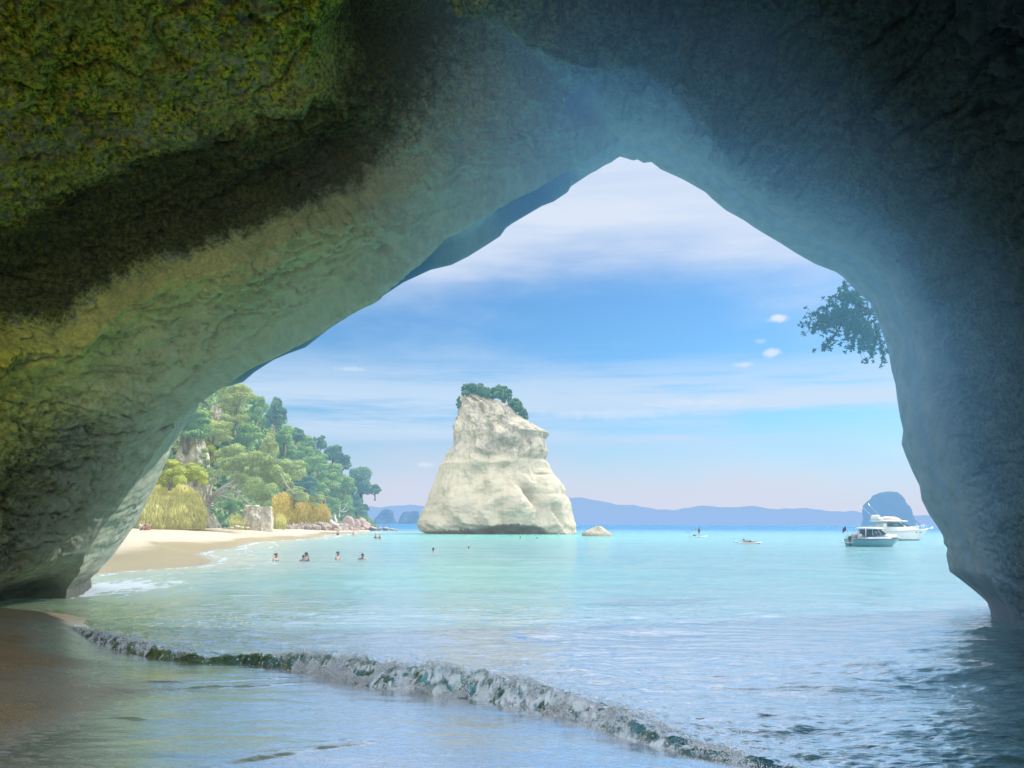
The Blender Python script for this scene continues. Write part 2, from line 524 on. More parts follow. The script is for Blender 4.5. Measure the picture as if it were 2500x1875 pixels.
for a in ((1288, 188, 34, 26, 30, .9), (1330, 212, 26, 16, 20, .5), (1424, 265, 26, 16, -30, .7), (1452, 292, 20, 10, 10, .4), (1205, 120, 26, 50, -40, .35),
          (925, 590, 16, 9, 0, .45), (355, 908, 10, 8, 0, .35), (470, 880, 10, 7, 30, .3), (2090, 1010, 12, 10, 0, .3), (445, 1015, 16, 4, -25, .25), (395, 1040, 22, 4, -25, .25)):
    disp -= a[5] * blob(*a[:5])
for a in ((700, 235, 40, 16, 8, .35), (545, 640, 50, 28, -25, .28), (640, 600, 46, 20, -10, .28), (180, 795, 36, 26, -20, .4), (1000, 250, 80, 14, 12, .35)):
    disp += a[5] * blob(*a[:5])
# worn edges on the right wall: shallow slanting flutes
flut = sstep(4, 8, G[..., 0]) * isin
disp += flut * 0.07 * fbm(np.stack([q[..., 0] * .5, (q[..., 2] + q[..., 1]) * 1.1, (q[..., 2] - q[..., 1]) * .28], -1), 4)
lipf = islip * np.minimum(wl, 1)
disp += lipf * 0.05 * fbm(np.stack([(q[..., 2] + q[..., 0]) * 2.2, q[..., 1] * .5, q[..., 0] * 0.6], -1), 4)
disp *= 1 - .55 * sstep(4.5, 8, G[..., 0])
disp = disp * np.where(row < iL0, 0, 1)[:, None]
disp[row >= iI0 + len(inner)] = 0
G2 = G + N * disp[..., None]
# fine relief on top of the big shapes, along the new normals
N2 = np.cross(np.gradient(G2, axis=1), np.gradient(G2, axis=0)); N2 /= np.linalg.norm(N2, axis=2)[..., None] + 1e-9
N2 *= np.sign((N2 * N).sum(-1))[..., None]
kn = fbm(G2 * 4.2 + 40, 4, .62)
coarse = .22 + .85 * sstep(-.25, .35, fbm(G2 * (.42, .30, .55) + 33, 3))
coarse *= 1 - .6 * sstep(2, 6, G[..., 0]) - .35 * sstep(4.0, 1.0, near_crs)
fin_ = (0.040 + 0.070 * mossy) * kn * wl * coarse + 0.022 * coarse * fbm(G2 * 13.0, 3, .6) * wl
fin_ = fin_ * np.where(row < iL0, 0, 1)[:, None]; fin_[row >= iI0 + len(inner)] = 0
G2 = G2 + N2 * fin_[..., None]
# undercut at the foot of the left wall
cut = sstep(1.3, 0.1, G2[..., 2]) * sstep(-8, -11, G2[..., 0]) * sstep(0.0, 1.5, near_crs) * isin
G2[..., 0] -= 1.3 * cut
me = mesh_np("sea_cave", G2, grid_faces(NR, NU))
attr(me, "moss", mossy)
attr(me, "lip", np.broadcast_to(np.clip(1.6 - near_crs, 0, 1) * islip + isin * np.clip(1 - (near_crs - 1) / 3.0, 0, 1), (NR, NU)))
attr(me, 'recess', np.broadcast_to(recess[None] * islip, (NR, NU)))
attr(me, 'depth', np.broadcast_to(near_crs, (NR, NU)))
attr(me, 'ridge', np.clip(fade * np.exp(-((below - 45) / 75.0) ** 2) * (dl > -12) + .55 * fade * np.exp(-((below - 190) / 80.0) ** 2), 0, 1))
attr(me, 'hollow_shade', np.clip(fade * sstep(0, 40, above) * (1 - sstep(170, 330, above)) * sstep(1620, 1020, al) + 1.15 * blob(1030, 150, 210, 110, 14) + .75 * blob(890, 330, 190, 100, -38) + .6 * blob(690, 430, 160, 70, -30) + .9 * blob(120, 1250, 330, 260, -40) * 1.0, 0, 1))  # shade of the hollow, pocket and lower left wall painted into the rock
crease = np.clip(0.5 + 1.2 * kn, 0, 1)
attr(me, "knob", crease)

m, n, out = new_mat("cave_rock")
geo = n('ShaderNodeNewGeometry'); pos = geo.outputs['Position']
moss = n('ShaderNodeAttribute', attribute_name="moss").outputs['Fac']
lipa = n('ShaderNodeAttribute', attribute_name="lip").outputs['Fac']
knob = n('ShaderNodeAttribute', attribute_name="knob").outputs['Fac']
big = n.noise(pos, 0.42, 5, .6)
mid = n.noise(pos, 2.1, 6, .62)
fine = n.noise(pos, 11.0, 8, .72)
speck = n.noise(pos, 30.0, 6, .7)
fine = n.rng(fine, .34, .66)
leftm = n.rng(n('ShaderNodeSeparateXYZ', {0: pos}).outputs[0], 1.5, -4)
rough_ = n.noise(pos, 3.6, 12, .78, .3)
ridge_ = n('ShaderNodeAttribute', attribute_name="ridge").outputs['Fac']
stone = n.ramp(mid, [(0.30, (.15, .16, .13)), (0.48, (.24, .27, .23)), (0.62, (.33, .37, .32)), (0.78, (.25, .25, .22))])
stone = n.mix(1.0, stone, (1.7, 1.65, 1.6), 'MULTIPLY')
bed = n.noise(n.mapping(pos, (.25, .25, 2.4), rot=(R(8), R(-24), 0)), 1.0, 6, .65)
stone = n.mix(n.rng(bed, .54, .68, 0, .4), stone, (.19, .19, .15))
stone = n.mix(n.rng(bed, .46, .34, 0, .4), stone, (.50, .52, .45))
stone = n.mix(n.rng(big, .42, .62), stone, n.mix(0.5, stone, (.27, .30, .27)))
green = n.ramp(fine, [(0.14, (.03, .045, .012)), (0.40, (.20, .27, .04)), (0.62, (.58, .60, .09)), (0.80, (.88, .84, .26)), (.93, (.58, .36, .14))])
algae = n.ramp(fine, [(0.15, (.03, .09, .045)), (0.5, (.14, .30, .14)), (0.85, (.32, .46, .26))])
gm = n.math('MULTIPLY', moss, n.rng(n.math('ADD', n.noise(pos, .30, 6, .68), n.math('MULTIPLY', knob, .22)), .40, .58, 0.30, 1))
green = n.mix(1.0, green, (1.08, 1.12, .52), 'MULTIPLY')
colr = n.mix(gm, stone, green)
am = n.math('MULTIPLY', n.rng(mid, .5, .68), n.rng(big, .52, .60, 0, .40))
colr = n.mix(am, colr, algae)
red = n.math('MULTIPLY', n.rng(speck, .58, .72), .35)
colr = n.mix(red, colr, (.20, .10, .09))
dark = n.rng(n.math('ADD', n.math('MULTIPLY', rough_, .6), n.math('MULTIPLY', speck, .4)), .50, .36, 0, .62)
colr = n.mix(dark, colr, (.03, .035, .028))
ym = n.math('MULTIPLY', n.rng(n.math('ADD', ridge_, n.math('MULTIPLY', n.math('SUBTRACT', rough_, .5), 1.6)), .12, .48, 0, .92, True), 1.0)
colr = n.mix(ym, colr, n.mix(fine, (.46, .46, .03), (1.0, .95, .12)))
colr = n.mix(n.math('MULTIPLY', n.rng(n.noise(pos, .55, 5, .6), .5, .68, 0, .5), leftm), colr, n.mix(1.0, colr, (.55, .42, .34), 'MULTIPLY'))
pale = n.ramp(n.noise(n.mapping(pos, (2.2, .7, 1.2), rot=(0, R(-35), 0)), 2.0, 6, .6), [(.3, (.30, .33, .27)), (.55, (.46, .49, .42)), (.75, (.60, .60, .53))])
depth_in = n('ShaderNodeAttribute', attribute_name="depth").outputs['Fac']
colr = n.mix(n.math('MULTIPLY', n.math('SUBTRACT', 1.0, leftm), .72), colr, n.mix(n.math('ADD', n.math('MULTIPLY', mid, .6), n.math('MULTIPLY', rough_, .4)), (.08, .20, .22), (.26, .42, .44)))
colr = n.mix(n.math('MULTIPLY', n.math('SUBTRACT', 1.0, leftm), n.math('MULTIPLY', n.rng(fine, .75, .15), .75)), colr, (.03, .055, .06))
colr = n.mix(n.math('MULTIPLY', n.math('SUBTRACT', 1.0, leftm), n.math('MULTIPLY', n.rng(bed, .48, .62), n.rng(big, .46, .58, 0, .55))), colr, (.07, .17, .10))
colr = n.mix(n.math('MULTIPLY', n.rng(depth_in, 6.5, .3, 0, .95, True), n.rng(fine, 0, 1, .72, 1)), colr, n.mix(leftm, n.mix(mid, (.18, .43, .74), (.36, .64, .96)), n.mix(mid, (.46, .52, .38), (.66, .70, .54))))  # sky haze and daylight near the mouth painted into the rock colour
colr = n.mix(1.0, colr, n.mix(n.rng(n.math('SUBTRACT', depth_in, n.math('MULTIPLY', leftm, 2.0)), 1.0, 12.0, 0, 1), (1, 1, 1), n.mix(leftm, (.03, .085, .115), (.78, .72, .50))), 'MULTIPLY')  # light falling off into the cave painted as darker rock
hshade = n('ShaderNodeAttribute', attribute_name="hollow_shade").outputs['Fac']
hshade_f = n.rng(n.math('ADD', hshade, n.math('MULTIPLY', n.math('SUBTRACT', rough_, .5), 2.3)), .14, .85, 0, .88, True)
colr = n.mix(hshade_f, colr, n.mix(fine, (.008, .014, .009), (.085, .095, .035)))
moss2 = n.math('MULTIPLY', n.math('MULTIPLY', leftm, n.rng(n.math('ADD', n.noise(pos, .8, 8, .7), n.math('MULTIPLY', n.math('SUBTRACT', fine, .5), .12)), .50, .60, 0, .75, True)), n.rng(depth_in, 1.5, 3.5))
colr = n.mix(n.math('MULTIPLY', moss2, n.math('SUBTRACT', 1.0, hshade_f)), colr, n.mix(fine, (.08, .12, .02), (.62, .64, .14)))
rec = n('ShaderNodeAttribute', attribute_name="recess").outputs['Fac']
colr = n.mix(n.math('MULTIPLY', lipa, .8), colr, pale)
colr = n.mix(n.math('MULTIPLY', rec, .92), colr, n.mix(mid, (.13, .27, .44), (.22, .38, .55)))  # blue shade and haze of the lip recess painted in
wet = n('ShaderNodeSeparateXYZ', {0: pos}).outputs[2]
wl_ = n.rng(n.math('ADD', wet, n.math('MULTIPLY', n.math('SUBTRACT', mid, .5), 1.0)), 1.0, .25, 0, .85)
colr = n.mix(wl_, colr, (.035, .032, .025))
bh = n.math('ADD', n.math('MULTIPLY', rough_, .7), n.math('MULTIPLY', speck, .3))
bmp = n('ShaderNodeBump', {'Height': bh, 'Strength': n.mix(leftm, (.75, .75, .75), (.9, .9, .9)), 'Distance': .09})
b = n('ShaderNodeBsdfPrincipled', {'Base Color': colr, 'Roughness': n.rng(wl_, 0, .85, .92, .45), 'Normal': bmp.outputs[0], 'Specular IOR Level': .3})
veil = n.math('MULTIPLY', n.math('MULTIPLY', n.rng(n.math('ADD', depth_in, n.math('MULTIPLY', leftm, 3.5)), 10, 0, 0, 1), n.rng(wet, 1.0, 5.5, .25, 1)), n.mix(leftm, (.25, .25, .25), n.mix(rec, n.mix(hshade_f, (.24, .24, .24), (0, 0, 0)), (.12, .12, .12))))
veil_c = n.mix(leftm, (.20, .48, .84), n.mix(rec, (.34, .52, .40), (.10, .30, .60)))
fin(n, out, b, veil, veil_c)      # haze painted onto the rock near the mouth as a faint glow
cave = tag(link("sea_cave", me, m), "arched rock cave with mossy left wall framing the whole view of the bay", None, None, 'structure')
# ------------------------------------------------------------------ wave line, sea, wet sand
WPX = [(-420, 1502), (-200, 1500), (-40, 1500), (60, 1515), (120, 1532), (168, 1546), (236, 1567), (317, 1589), (394, 1604), (484, 1613), (597, 1616), (665, 1622), (733, 1636), (823, 1650), (914, 1670), (1004, 1682),
       (1100, 1692), (1250, 1714), (1420, 1750), (1487, 1780), (1589, 1814), (1702, 1838), (1815, 1862), (1900, 1880), (2050, 1915), (2300, 1985), (2700, 2100)]
WL = smooth_line(np.array([PZ(a, b, 0.10)[:2] for a, b in WPX]), 130)
_wpx = np.array([pix(np.array([[a, b, .1]]))[0][0] for a, b in WL])
WAMP = np.interp(_wpx, [-400, 60, 168, 240, 330, 420, 600, 700, 1000, 1250, 1500, 1700, 1900, 2300],
                 [.02, .04, .13, .18, .18, .15, .16, .23, .27, .23, .15, .10, .07, .03])
_warc = np.concatenate([[0], np.cumsum(np.linalg.norm(np.diff(WL, axis=0), axis=1))])
SHORE_PX = [(120, 1412), (200, 1404), (250, 1396), (361, 1389), (430, 1384), (503, 1371), (470, 1352), (500, 1344), (566, 1335), (614, 1323), (725, 1316), (807, 1304.5), (867, 1300), (905, 1297.5)]
SHORE = smooth_line(np.array([PZ(a, b, 0.0)[:2] for a, b in SHORE_PX]), 50)


def wave_h(x, y):
    d, a = polydist(x, y, WL)                     # + towards the sea (left of travel)
    A = np.interp(a, _warc, WAMP)
    p = np.stack([x, y, 0 * x], -1)
    d = d + 0.10 * fbm(p * 1.1, 3) + 0.05 * fbm(p * 4, 3)
    c = 0.26 + .28 * sstep(.18, .26, A)
    h = A * sstep(0, c, d) * np.where(d > c, np.exp(-np.maximum(d - c, 0) / (0.75 + .2 * gn(p * .5))), 1)
    return h * (1 + .25 * np.clip(fbm(p * 1.7 + 5, 3), -.8, .6)), d, A


def sand_z(x, y):
    d, a = polydist(x, y, WL)
    z = np.where(d < 0, 0.055 + 0.052 * np.minimum(-d, 60) ** 0.92, 0.055 - 0.14 * d)
    z = z + 0.30 * sstep(-6.5, -11.5, x) * sstep(24, 14, y)
    return np.maximum(z, -2.5)


# sea as one sheet of rings around the viewer, out to the horizon
th = np.concatenate([np.linspace(-89, -44, 30, endpoint=False), np.linspace(-44, 42, 800), np.linspace(42, 89, 31)[1:]])
rr = [5.6]
while rr[-1] < 45000:
    r_ = rr[-1]
    px_step = 0.62 if r_ < 22 else (0.8 if r_ < 400 else 3)
    rr.append(r_ + max(px_step * r_ * r_ / (788 * 2.0) if r_ < 1500 else r_ * .25, 0.012))
rr = np.array(rr)
TH, RR = np.meshgrid(R(1) * th, rr)
sx, sy = RR * np.sin(TH), RR * np.cos(TH)
DR = np.gradient(rr)[:, None] * np.ones_like(TH)
rs = np.random.RandomState(4)
hz = np.zeros_like(sx)
for k in range(64):
    lam = 0.16 * (5.5 / 0.16) ** rs.rand()
    ang = rs.normal(0, R(32)) + R(-8)
    kx, ky = math.sin(ang) * 2 * math.pi / lam, -math.cos(ang) * 2 * math.pi / lam
    amp = 0.0027 * lam ** 0.72 * (1.25 if lam < .9 else .62)
    fadek = sstep(1.6, 4.0, lam / DR)
    ph = kx * sx + ky * sy + rs.rand() * 6.28
    s_ = np.sin(ph)
    hz += amp * fadek * (1 - np.abs(s_)) * 1.3 * 0.9 + amp * fadek * s_ * .5
pp = np.stack([sx, sy, 0 * sx], -1)
patch = 0.55 + 0.75 * sstep(-.35, .45, fbm(pp * (.22, .3, 1), 3))
hz = hz * patch + 0.02 * sstep(1.5, 4, 2.5 / DR) * fbm(pp * (.5, .9, 1), 3)
hz -= hz[rr < 60].mean()
wh, wd, wA = wave_h(sx, sy)
ds, sa = polydist(sx, sy, SHORE)                  # distance from the far beach
shore_d = np.abs(ds)
inland = ds > 0
calm = sstep(-.1, 1.0, wd) * (0.35 + .65 * sstep(0, 6, shore_d))
z = hz * calm + wh
# churned backs behind the breaker
ch = np.exp(-np.maximum(wd - .2, 0) / .55) * sstep(0, .15, wd)
z += ch * wA * .30 * np.clip(fbm(pp * (5, 5, 1), 4, .62), -.6, .6)
z = np.where(wd < 0, np.minimum(0.05 + wd * .8, .05), z)
z = np.where(inland & (sy > 24), -0.05, z)
far = rr[:, None] * np.ones_like(TH)
z = np.where(far > 2500, 0, z)
# water colour by depth of the bed below it
def C(*a): return np.array(a)
beachy = np.exp(-shore_d / 6.0)
deep = sstep(70, 420, far)
turq = np.exp(-(((sx + 6) / 34) ** 2 + ((sy - 150) / 45) ** 2)) + 0.8 * np.exp(-(((sx + 1.5 - (sy - 20) * -.03) / 6.0) ** 2 + ((sy - 38) / 24) ** 2))
turq = np.clip(turq * (0.75 + .6 * fbm(pp * (.05, .03, 1), 3)), 0, 1)
cyan = C(.18, .45, .47); teal = C(.14, .58, .47); blue = C(.035, .17, .33); sandy = C(.62, .62, .52); near = C(.18, .46, .58)
tint = np.ones(sx.shape + (3,)) * cyan
tint = tint * (1 - turq[..., None]) + teal * turq[..., None]
tint = tint * (1 - deep[..., None]) + blue * deep[..., None]
nr = sstep(20, 9, sy) * sstep(-5, 4, sx)
tint = tint * (1 - nr[..., None]) + near * nr[..., None]  # water in the cave's shade lightened in colour to soften the shadow edge
lw = sstep(-1.5, -7, sx) * sstep(27, 18, sy)
tint = tint * (1 - .75 * lw[..., None]) + (C(.24, .40, .27) + C(.08, -.02, -.14) * sstep(-6, -10, sx)[..., None]) * .75 * lw[..., None]
tint = tint * (1 - beachy[..., None]) + sandy * beachy[..., None]
face = sstep(.6, .05, wd) * sstep(-.1, .02, wd)
tint = tint * (1 - .75 * face[..., None]) + C(.02, .12, .17) * .75 * face[..., None]
# foam: lace along the beach, streaks behind the breaker, wash at the foot of the left wall
st = fbm(pp * (1.2, 2.6, 1) + 30, 5, .6)
fo = np.zeros_like(sx)
sl = shore_d
for off, wdt, k in ((1.0, .30, .8), (3.2, .35, .6), (6.5, .4, .35)):
    wob = off + 1.1 * fbm(np.stack([sa * .12, 0 * sa + off, 0 * sa], -1), 3)
    fo = np.maximum(fo, k * np.exp(-((sl - wob) / (wdt * (0.6 + far / 70))) ** 2) * sstep(-.5, .15, st) * (far < 200))
wl_d = np.hypot((sx + 13.2) / 2.6, (sy - 26.5) / 4.5)
fo = np.maximum(fo, sstep(1.3, .3, wl_d + .55 * st) * .72)
lace = np.abs(fbm(pp * (2.3, 3.2, 1) + 3, 4, .55))
fo = np.maximum(fo, sstep(.13, .03, lace) * sstep(-2.0, -5.5, sx) * sstep(25, 17, sy) * sstep(0.2, .8, wd) * .6)
fo = np.maximum(fo, sstep(.12, .02, lace) * sstep(2.6, .4, wd) * sstep(.04, .2, wA) * .7)
fo = np.where(inland & (sy > 32), 0, fo)
apx = np.interp(sa * 0 + np.interp(polydist(sx, sy, WL)[1], _warc, _wpx), [0, 1], [0, 1], left=None, right=None) if False else np.interp(polydist(sx, sy, WL)[1], _warc, _wpx)
broke = np.maximum(sstep(630, 760, apx) * sstep(2100, 1500, apx), sstep(60, 160, apx) * sstep(430, 300, apx) * .8)
churn = fbm(np.stack([sx * 4.2, sy * 4.2, z * 9.0], -1) + 11, 5, .66)
fo = np.maximum(fo, broke * sstep(-.12, .0, wd) * sstep(1.15, .35, wd + .5 * churn) * (.55 + .5 * churn))
fo = np.maximum(fo, broke * sstep(-.16, -.02, wd) * sstep(.40, .05, wd) * (.62 + .3 * churn) * sstep(700, 800, apx))
rock_w = np.abs(np.hypot((sx + 7.5) / 16.3, (sy - 183) / 11) - 1)
fo = np.maximum(fo, .5 * sstep(.09, .0, rock_w) * sstep(0, .3, st))
V = np.stack([sx, sy, z], -1)
print('sea', len(rr), len(th))
me = mesh_np("sea_water", V, grid_faces(len(rr), len(th), flip=True))
attr(me, "tint", tint.reshape(-1, 3), 'COLOR'); attr(me, "foam", np.clip(fo, 0, 1))
m, n, out = new_mat("sea_water")
pos = n('ShaderNodeNewGeometry').outputs['Position']
tn = n('ShaderNodeAttribute', attribute_name="tint").outputs['Color']
fm = n('ShaderNodeAttribute', attribute_name="foam").outputs['Fac']
rip = n.noise(n.mapping(pos, (.55, 1.5, 1)), 2.2, 6, .6, .4)
rip2 = n.noise(n.mapping(pos, (.10, .30, 1)), 1.0, 5, .6, .3)
rip3 = n.noise(n.mapping(pos, (.9, 1.7, 1)), 8.0, 4, .6, .2)
yv = n('ShaderNodeSeparateXYZ', {0: pos}).outputs[1]
hgt = n.math('ADD', n.math('ADD', n.math('MULTIPLY', rip, .17), n.math('MULTIPLY', rip3, .018)), n.math('MULTIPLY', rip2, n.rng(yv, 10, 70, .10, 1.5)))
bmp = n('ShaderNodeBump', {'Height': hgt, 'Strength': n.rng(yv, 5, 60, .55, 1.0), 'Distance': .55})
body = n.mix(n.math('ADD', n.rng(rip, .35, .7, 0, .35), n.rng(rip2, .4, .65, 0, .5)), tn, n.mix(1.0, tn, (.62, .80, .86), 'MULTIPLY'))
dif = n('ShaderNodeBsdfPrincipled', {'Base Color': body, 'Roughness': .6, 'Specular IOR Level': 0.0, 'Normal': bmp.outputs[0],
        'Subsurface Weight': .8, 'Subsurface Radius': (.8, 1.5, 1.6), 'Subsurface Scale': 1.6}, subsurface_method='BURLEY')
gls = n('ShaderNodeBsdfGlossy', {'Color': (.97, .98, 1, 1), 'Roughness': n.rng(yv, 10, 400, .05, .20), 'Normal': bmp.outputs[0]})
frs = n('ShaderNodeFresnel', {'IOR': 1.36, 'Normal': bmp.outputs[0]}).outputs[0]
br = n('ShaderNodeMixShader', {0: n.math('MULTIPLY', frs, n.math('MULTIPLY', n.rng(yv, 13, 30, .88, .58), n.rng(yv, 90, 420, 1, .42))), 1: dif.outputs[0], 2: gls.outputs[0]})
fbr = n.math('ADD', n.math('MULTIPLY', n.noise(pos, 7.0, 6, .7), .6), n.math('MULTIPLY', n.noise(pos, 24.0, 5, .7), .4))
fmask = n.rng(n.math('ADD', fm, n.math('MULTIPLY', n.math('SUBTRACT', fbr, .5), .9)), .38, .7, 0, 1, True)
fmask = n.math('MULTIPLY', fmask, n.rng(fm, .02, .2))
white = n('ShaderNodeBsdfPrincipled', {'Base Color': (.48, .57, .67, 1), 'Roughness': .5, 'Normal': bmp.outputs[0]})
sh = n('ShaderNodeMixShader', {0: fmask, 1: br.outputs[0], 2: white.outputs[0]})
n.l.new(sh.outputs[0], out.inputs[0])
tag(link("sea_water", me, m), None, None, None, 'structure')

# wet sand of the cave floor, with the thin sheet of swash lying on it
xs = np.concatenate([np.linspace(-60, -16, 20, endpoint=False), np.linspace(-16, 9, 640), np.linspace(9, 60, 21)[1:]])
ys = np.concatenate([np.linspace(-90, 0, 30, endpoint=False), np.linspace(0, 4, 40, endpoint=False), np.linspace(4, 19, 560), np.linspace(19, 34, 31)[1:]])
GX, GY = np.meshgrid(xs, ys)
d, a = polydist(GX, GY, WL)
p = np.stack([GX, GY, 0 * GX], -1)
z = sand_z(GX, GY)
inn = (GY > 2) & (GY < 20)
z += np.where(inn, .012 * fbm(p * (.5, .8, 1), 3) + .0035 * fbm(p * (2.2, 4.5, 1) + 4, 3), 0)
wet = sstep(-1.8, 2.0, GX + .47 * GY + .7 + 1.1 * fbm(p * (.35, .35, .9) + 8, 4))
wet = np.maximum(wet, sstep(-1.6, -.2, d + .4 * fbm(p * .8, 3)) * sstep(-11, -6, GX))
# small ridges of water running back down the sand
def ridge(pts, amp, wid):
    global z
    L = np.array([PZ(a_, b_, .2)[:2] for a_, b_ in pts])
    dd, aa = polydist(GX, GY, smooth_line(L, 40))
    Lt = np.linalg.norm(np.diff(L, axis=0), axis=1).sum()
    dd = dd + .03 * fbm(p * (1.5, 3, 1) + amp * 900, 3)
    k = sstep(0, .2, aa / Lt) * sstep(1, .8, aa / Lt) * (0.45 + .8 * sstep(-.25, .3, fbm(p * (2.0, 2.0, 1) + 70, 3)))
    z = z + amp * k * np.exp(-(dd / wid) ** 2)
ridge([(300, 1655), (480, 1650), (620, 1638), (740, 1628)], .016, .035)
ridge([(220, 1682), (400, 1672), (520, 1662), (640, 1655), (760, 1642)], .018, .04)
ridge([(500, 1662), (600, 1655), (680, 1650)], .012, .03)
ridge([(520, 1880), (600, 1862), (700, 1842), (800, 1822), (900, 1802), (990, 1786)], .016, .03)
ridge([(560, 1850), (640, 1836), (740, 1826), (820, 1815)], .010, .025)
ridge([(760, 1808), (820, 1800), (880, 1790)], .008, .02)
ridge([(860, 1768), (940, 1750), (1010, 1742)], .006, .02)
ridge([(260, 1750), (310, 1752), (360, 1758)], .012, .04)
me = mesh_np("wet_sand", np.stack([GX, GY, z], -1), grid_faces(len(ys), len(xs)))
attr(me, "wet", wet)
m, n, out = new_mat("wet_sand")
pos = n('ShaderNodeNewGeometry').outputs['Position']
wt = n('ShaderNodeAttribute', attribute_name="wet").outputs['Fac']
wt0 = wt
g1 = n.noise(pos, 55, 4, .7); g2 = n.noise(pos, 1.3, 6, .6); g3 = n.noise(n.mapping(pos, (1, 2.2, 1), rot=(0, 0, R(14))), 9, 5, .62)
wt = n.rng(n.math('ADD', wt0, n.math('ADD', n.math('MULTIPLY', n.math('SUBTRACT', g1, .5), 1.1), n.math('MULTIPLY', n.math('SUBTRACT', g3, .5), .9))), .18, .80, 0, 1)
sc_ = n.mix(g2, (.16, .13, .08), (.36, .28, .17))
yy_ = n('ShaderNodeSeparateXYZ', {0: pos}).outputs[1]
sc_ = n.mix(n.rng(yy_, 0, -8), sc_, n.mix(g2, (.44, .39, .31), (.56, .50, .40)))  # unseen sand behind the viewer, made paler to bounce light inward
sc_ = n.mix(n.rng(g1, .38, .56), n.mix(1.0, sc_, (.38, .36, .36), 'MULTIPLY'), sc_)
sc_ = n.mix(n.rng(n.noise(n.mapping(pos, (.5, 1.3, 1)), 1.0, 6, .65), .5, .62, 0, .45), sc_, (.07, .075, .055))
film = n.rng(g3, .36, .60, 0, 1)
wetc = n.mix(n.rng(g1, .40, .58), (.30, .35, .39), (.56, .60, .64))
colr = n.mix(wt, sc_, wetc)
hh = n.math('ADD', n.math('MULTIPLY', g3, .5), n.math('MULTIPLY', g1, .12))
bmp = n('ShaderNodeBump', {'Height': hh, 'Strength': n.rng(wt, 0, 1, .6, .16), 'Distance': .03})
rough = n.mix(wt, (.62, .62, .62), n.mix(film, (.30, .30, .30), (.14, .14, .14)))
b = n('ShaderNodeBsdfPrincipled', {'Base Color': colr, 'Roughness': rough, 'IOR': 1.33, 'Normal': bmp.outputs[0],
      'Specular IOR Level': n.rng(wt, 0, 1, .35, .9), 'Coat Weight': n.math('MULTIPLY', wt, .9), 'Coat Roughness': .12, 'Coat IOR': 1.6, 'Coat Normal': bmp.outputs[0]})
gl = n('ShaderNodeBsdfGlossy', {'Color': (.93, .96, 1, 1), 'Roughness': n.mix(film, (.20, .20, .20), (.07, .07, .07)), 'Normal': bmp.outputs[0]})
b = n('ShaderNodeMixShader', {0: n.math('MULTIPLY', wt, n.rng(n.math('ADD', g3, n.math('MULTIPLY', n.math('SUBTRACT', g1, .5), .6)), .32, .60, .38, .86)), 1: b.outputs[0], 2: gl.outputs[0]})
fin(n, out, b)
tag(link("wet_sand", me, m), None, None, None, 'structure')

# spray and foam of the breaker: lumps of bubbles and drops
rs = np.random.RandomState(21)
t_ico = bmesh.new(); bmesh.ops.create_icosphere(t_ico, subdivisions=1, radius=1)
ico_v = np.array([q.co[:] for q in t_ico.verts]); ico_f = np.array([[q.index for q in f.verts] for f in t_ico.faces]); t_ico.free()


def blobs(name, pts, rad, mat):
    k = len(pts)
    jit = 1 + rs.normal(0, .22, (k, len(ico_v), 1))
    sc = rad[:, None, None] * rs.uniform(.6, 1.25, (k, 1, 3))
    v = pts[:, None, :] + ico_v[None] * jit * sc
    f = ico_f[None] + (np.arange(k) * len(ico_v))[:, None, None]
    return mesh_np(name, v.reshape(-1, 3), f.reshape(-1, 3))


def along(kk, lo, hi):
    """random points along the wave front whose pixel column lies between lo and hi"""
    w = ((_wpx > lo) & (_wpx < hi)) * 1.0
    idx = rs.choice(len(WL) - 1, kk, p=(w[:-1] / w[:-1].sum()))
    t = rs.rand(kk, 1)
    p_ = WL[idx] * (1 - t) + WL[idx + 1] * t
    tg = WL[idx + 1] - WL[idx]; tg /= np.linalg.norm(tg, axis=1)[:, None]
    return p_, np.stack([-tg[:, 1], tg[:, 0]], 1), WAMP[idx]


B, Rd = [], []
def spray(kk, lo, hi, d0, ds_, hmin, hk, r0, r1, thr):
    p_, nn, A = along(kk, lo, hi)
    v = d0 + ds_ * rs.randn(kk, 1)
    q_ = p_ + nn * v
    h, dd, _ = wave_h(q_[:, 0], q_[:, 1])
    cl = fbm(np.stack([q_[:, 0] * 1.9, q_[:, 1] * 1.9, 0 * q_[:, 0]], -1) + 50, 4, .6)
    lump = np.clip(.5 + cl, 0, 1.2)
    zz_ = np.maximum(h, .07) + hmin + hk * A * rs.rand(kk) ** 1.8 * lump
    keep = cl > thr + .35 * rs.rand(kk)
    B.append(np.column_stack([q_, zz_])[keep]); Rd.append((r0 + (r1 - r0) * rs.rand(kk) ** 3)[keep])
spray(42000, 690, 1460, .12, .09, -.02, .60, .003, .011, -.15)        # tumbling front
spray(26000, 640, 1750, .42, .15, -.01, .30, .003, .009, -.15)        # torn crest
spray(9000, 100, 420, .30, .12, -.01, .40, .003, .011, -.22)          # left crest
spray(3000, 330, 700, .42, .10, -.01, .12, .006, .016, -.15)
spray(4000, 1500, 2250, .24, .16, -.01, .30, .003, .008, .0)
spray(2600, 640, 1800, .25, .35, .05, 1.3, .003, .008, -.4)           # flying drops
spray(2600, 200, 1600, -.12, .10, -.03, .05, .005, .014, -.1)         # edge of the wash
me = blobs("wave_foam", np.concatenate(B), np.concatenate(Rd), None)
m, n, out = new_mat("foam")
pos = n('ShaderNodeNewGeometry').outputs['Position']
f = n.noise(pos, 9, 4, .6)
cfo = n.mix(n.rng(f, .36, .62), (.60, .70, .80), (.90, .94, .98))
b = n('ShaderNodeBsdfPrincipled', {'Base Color': cfo, 'Roughness': .35, 'Specular IOR Level': .5})
tr = n('ShaderNodeBsdfTranslucent', {'Color': (.62, .70, .76, 1)})
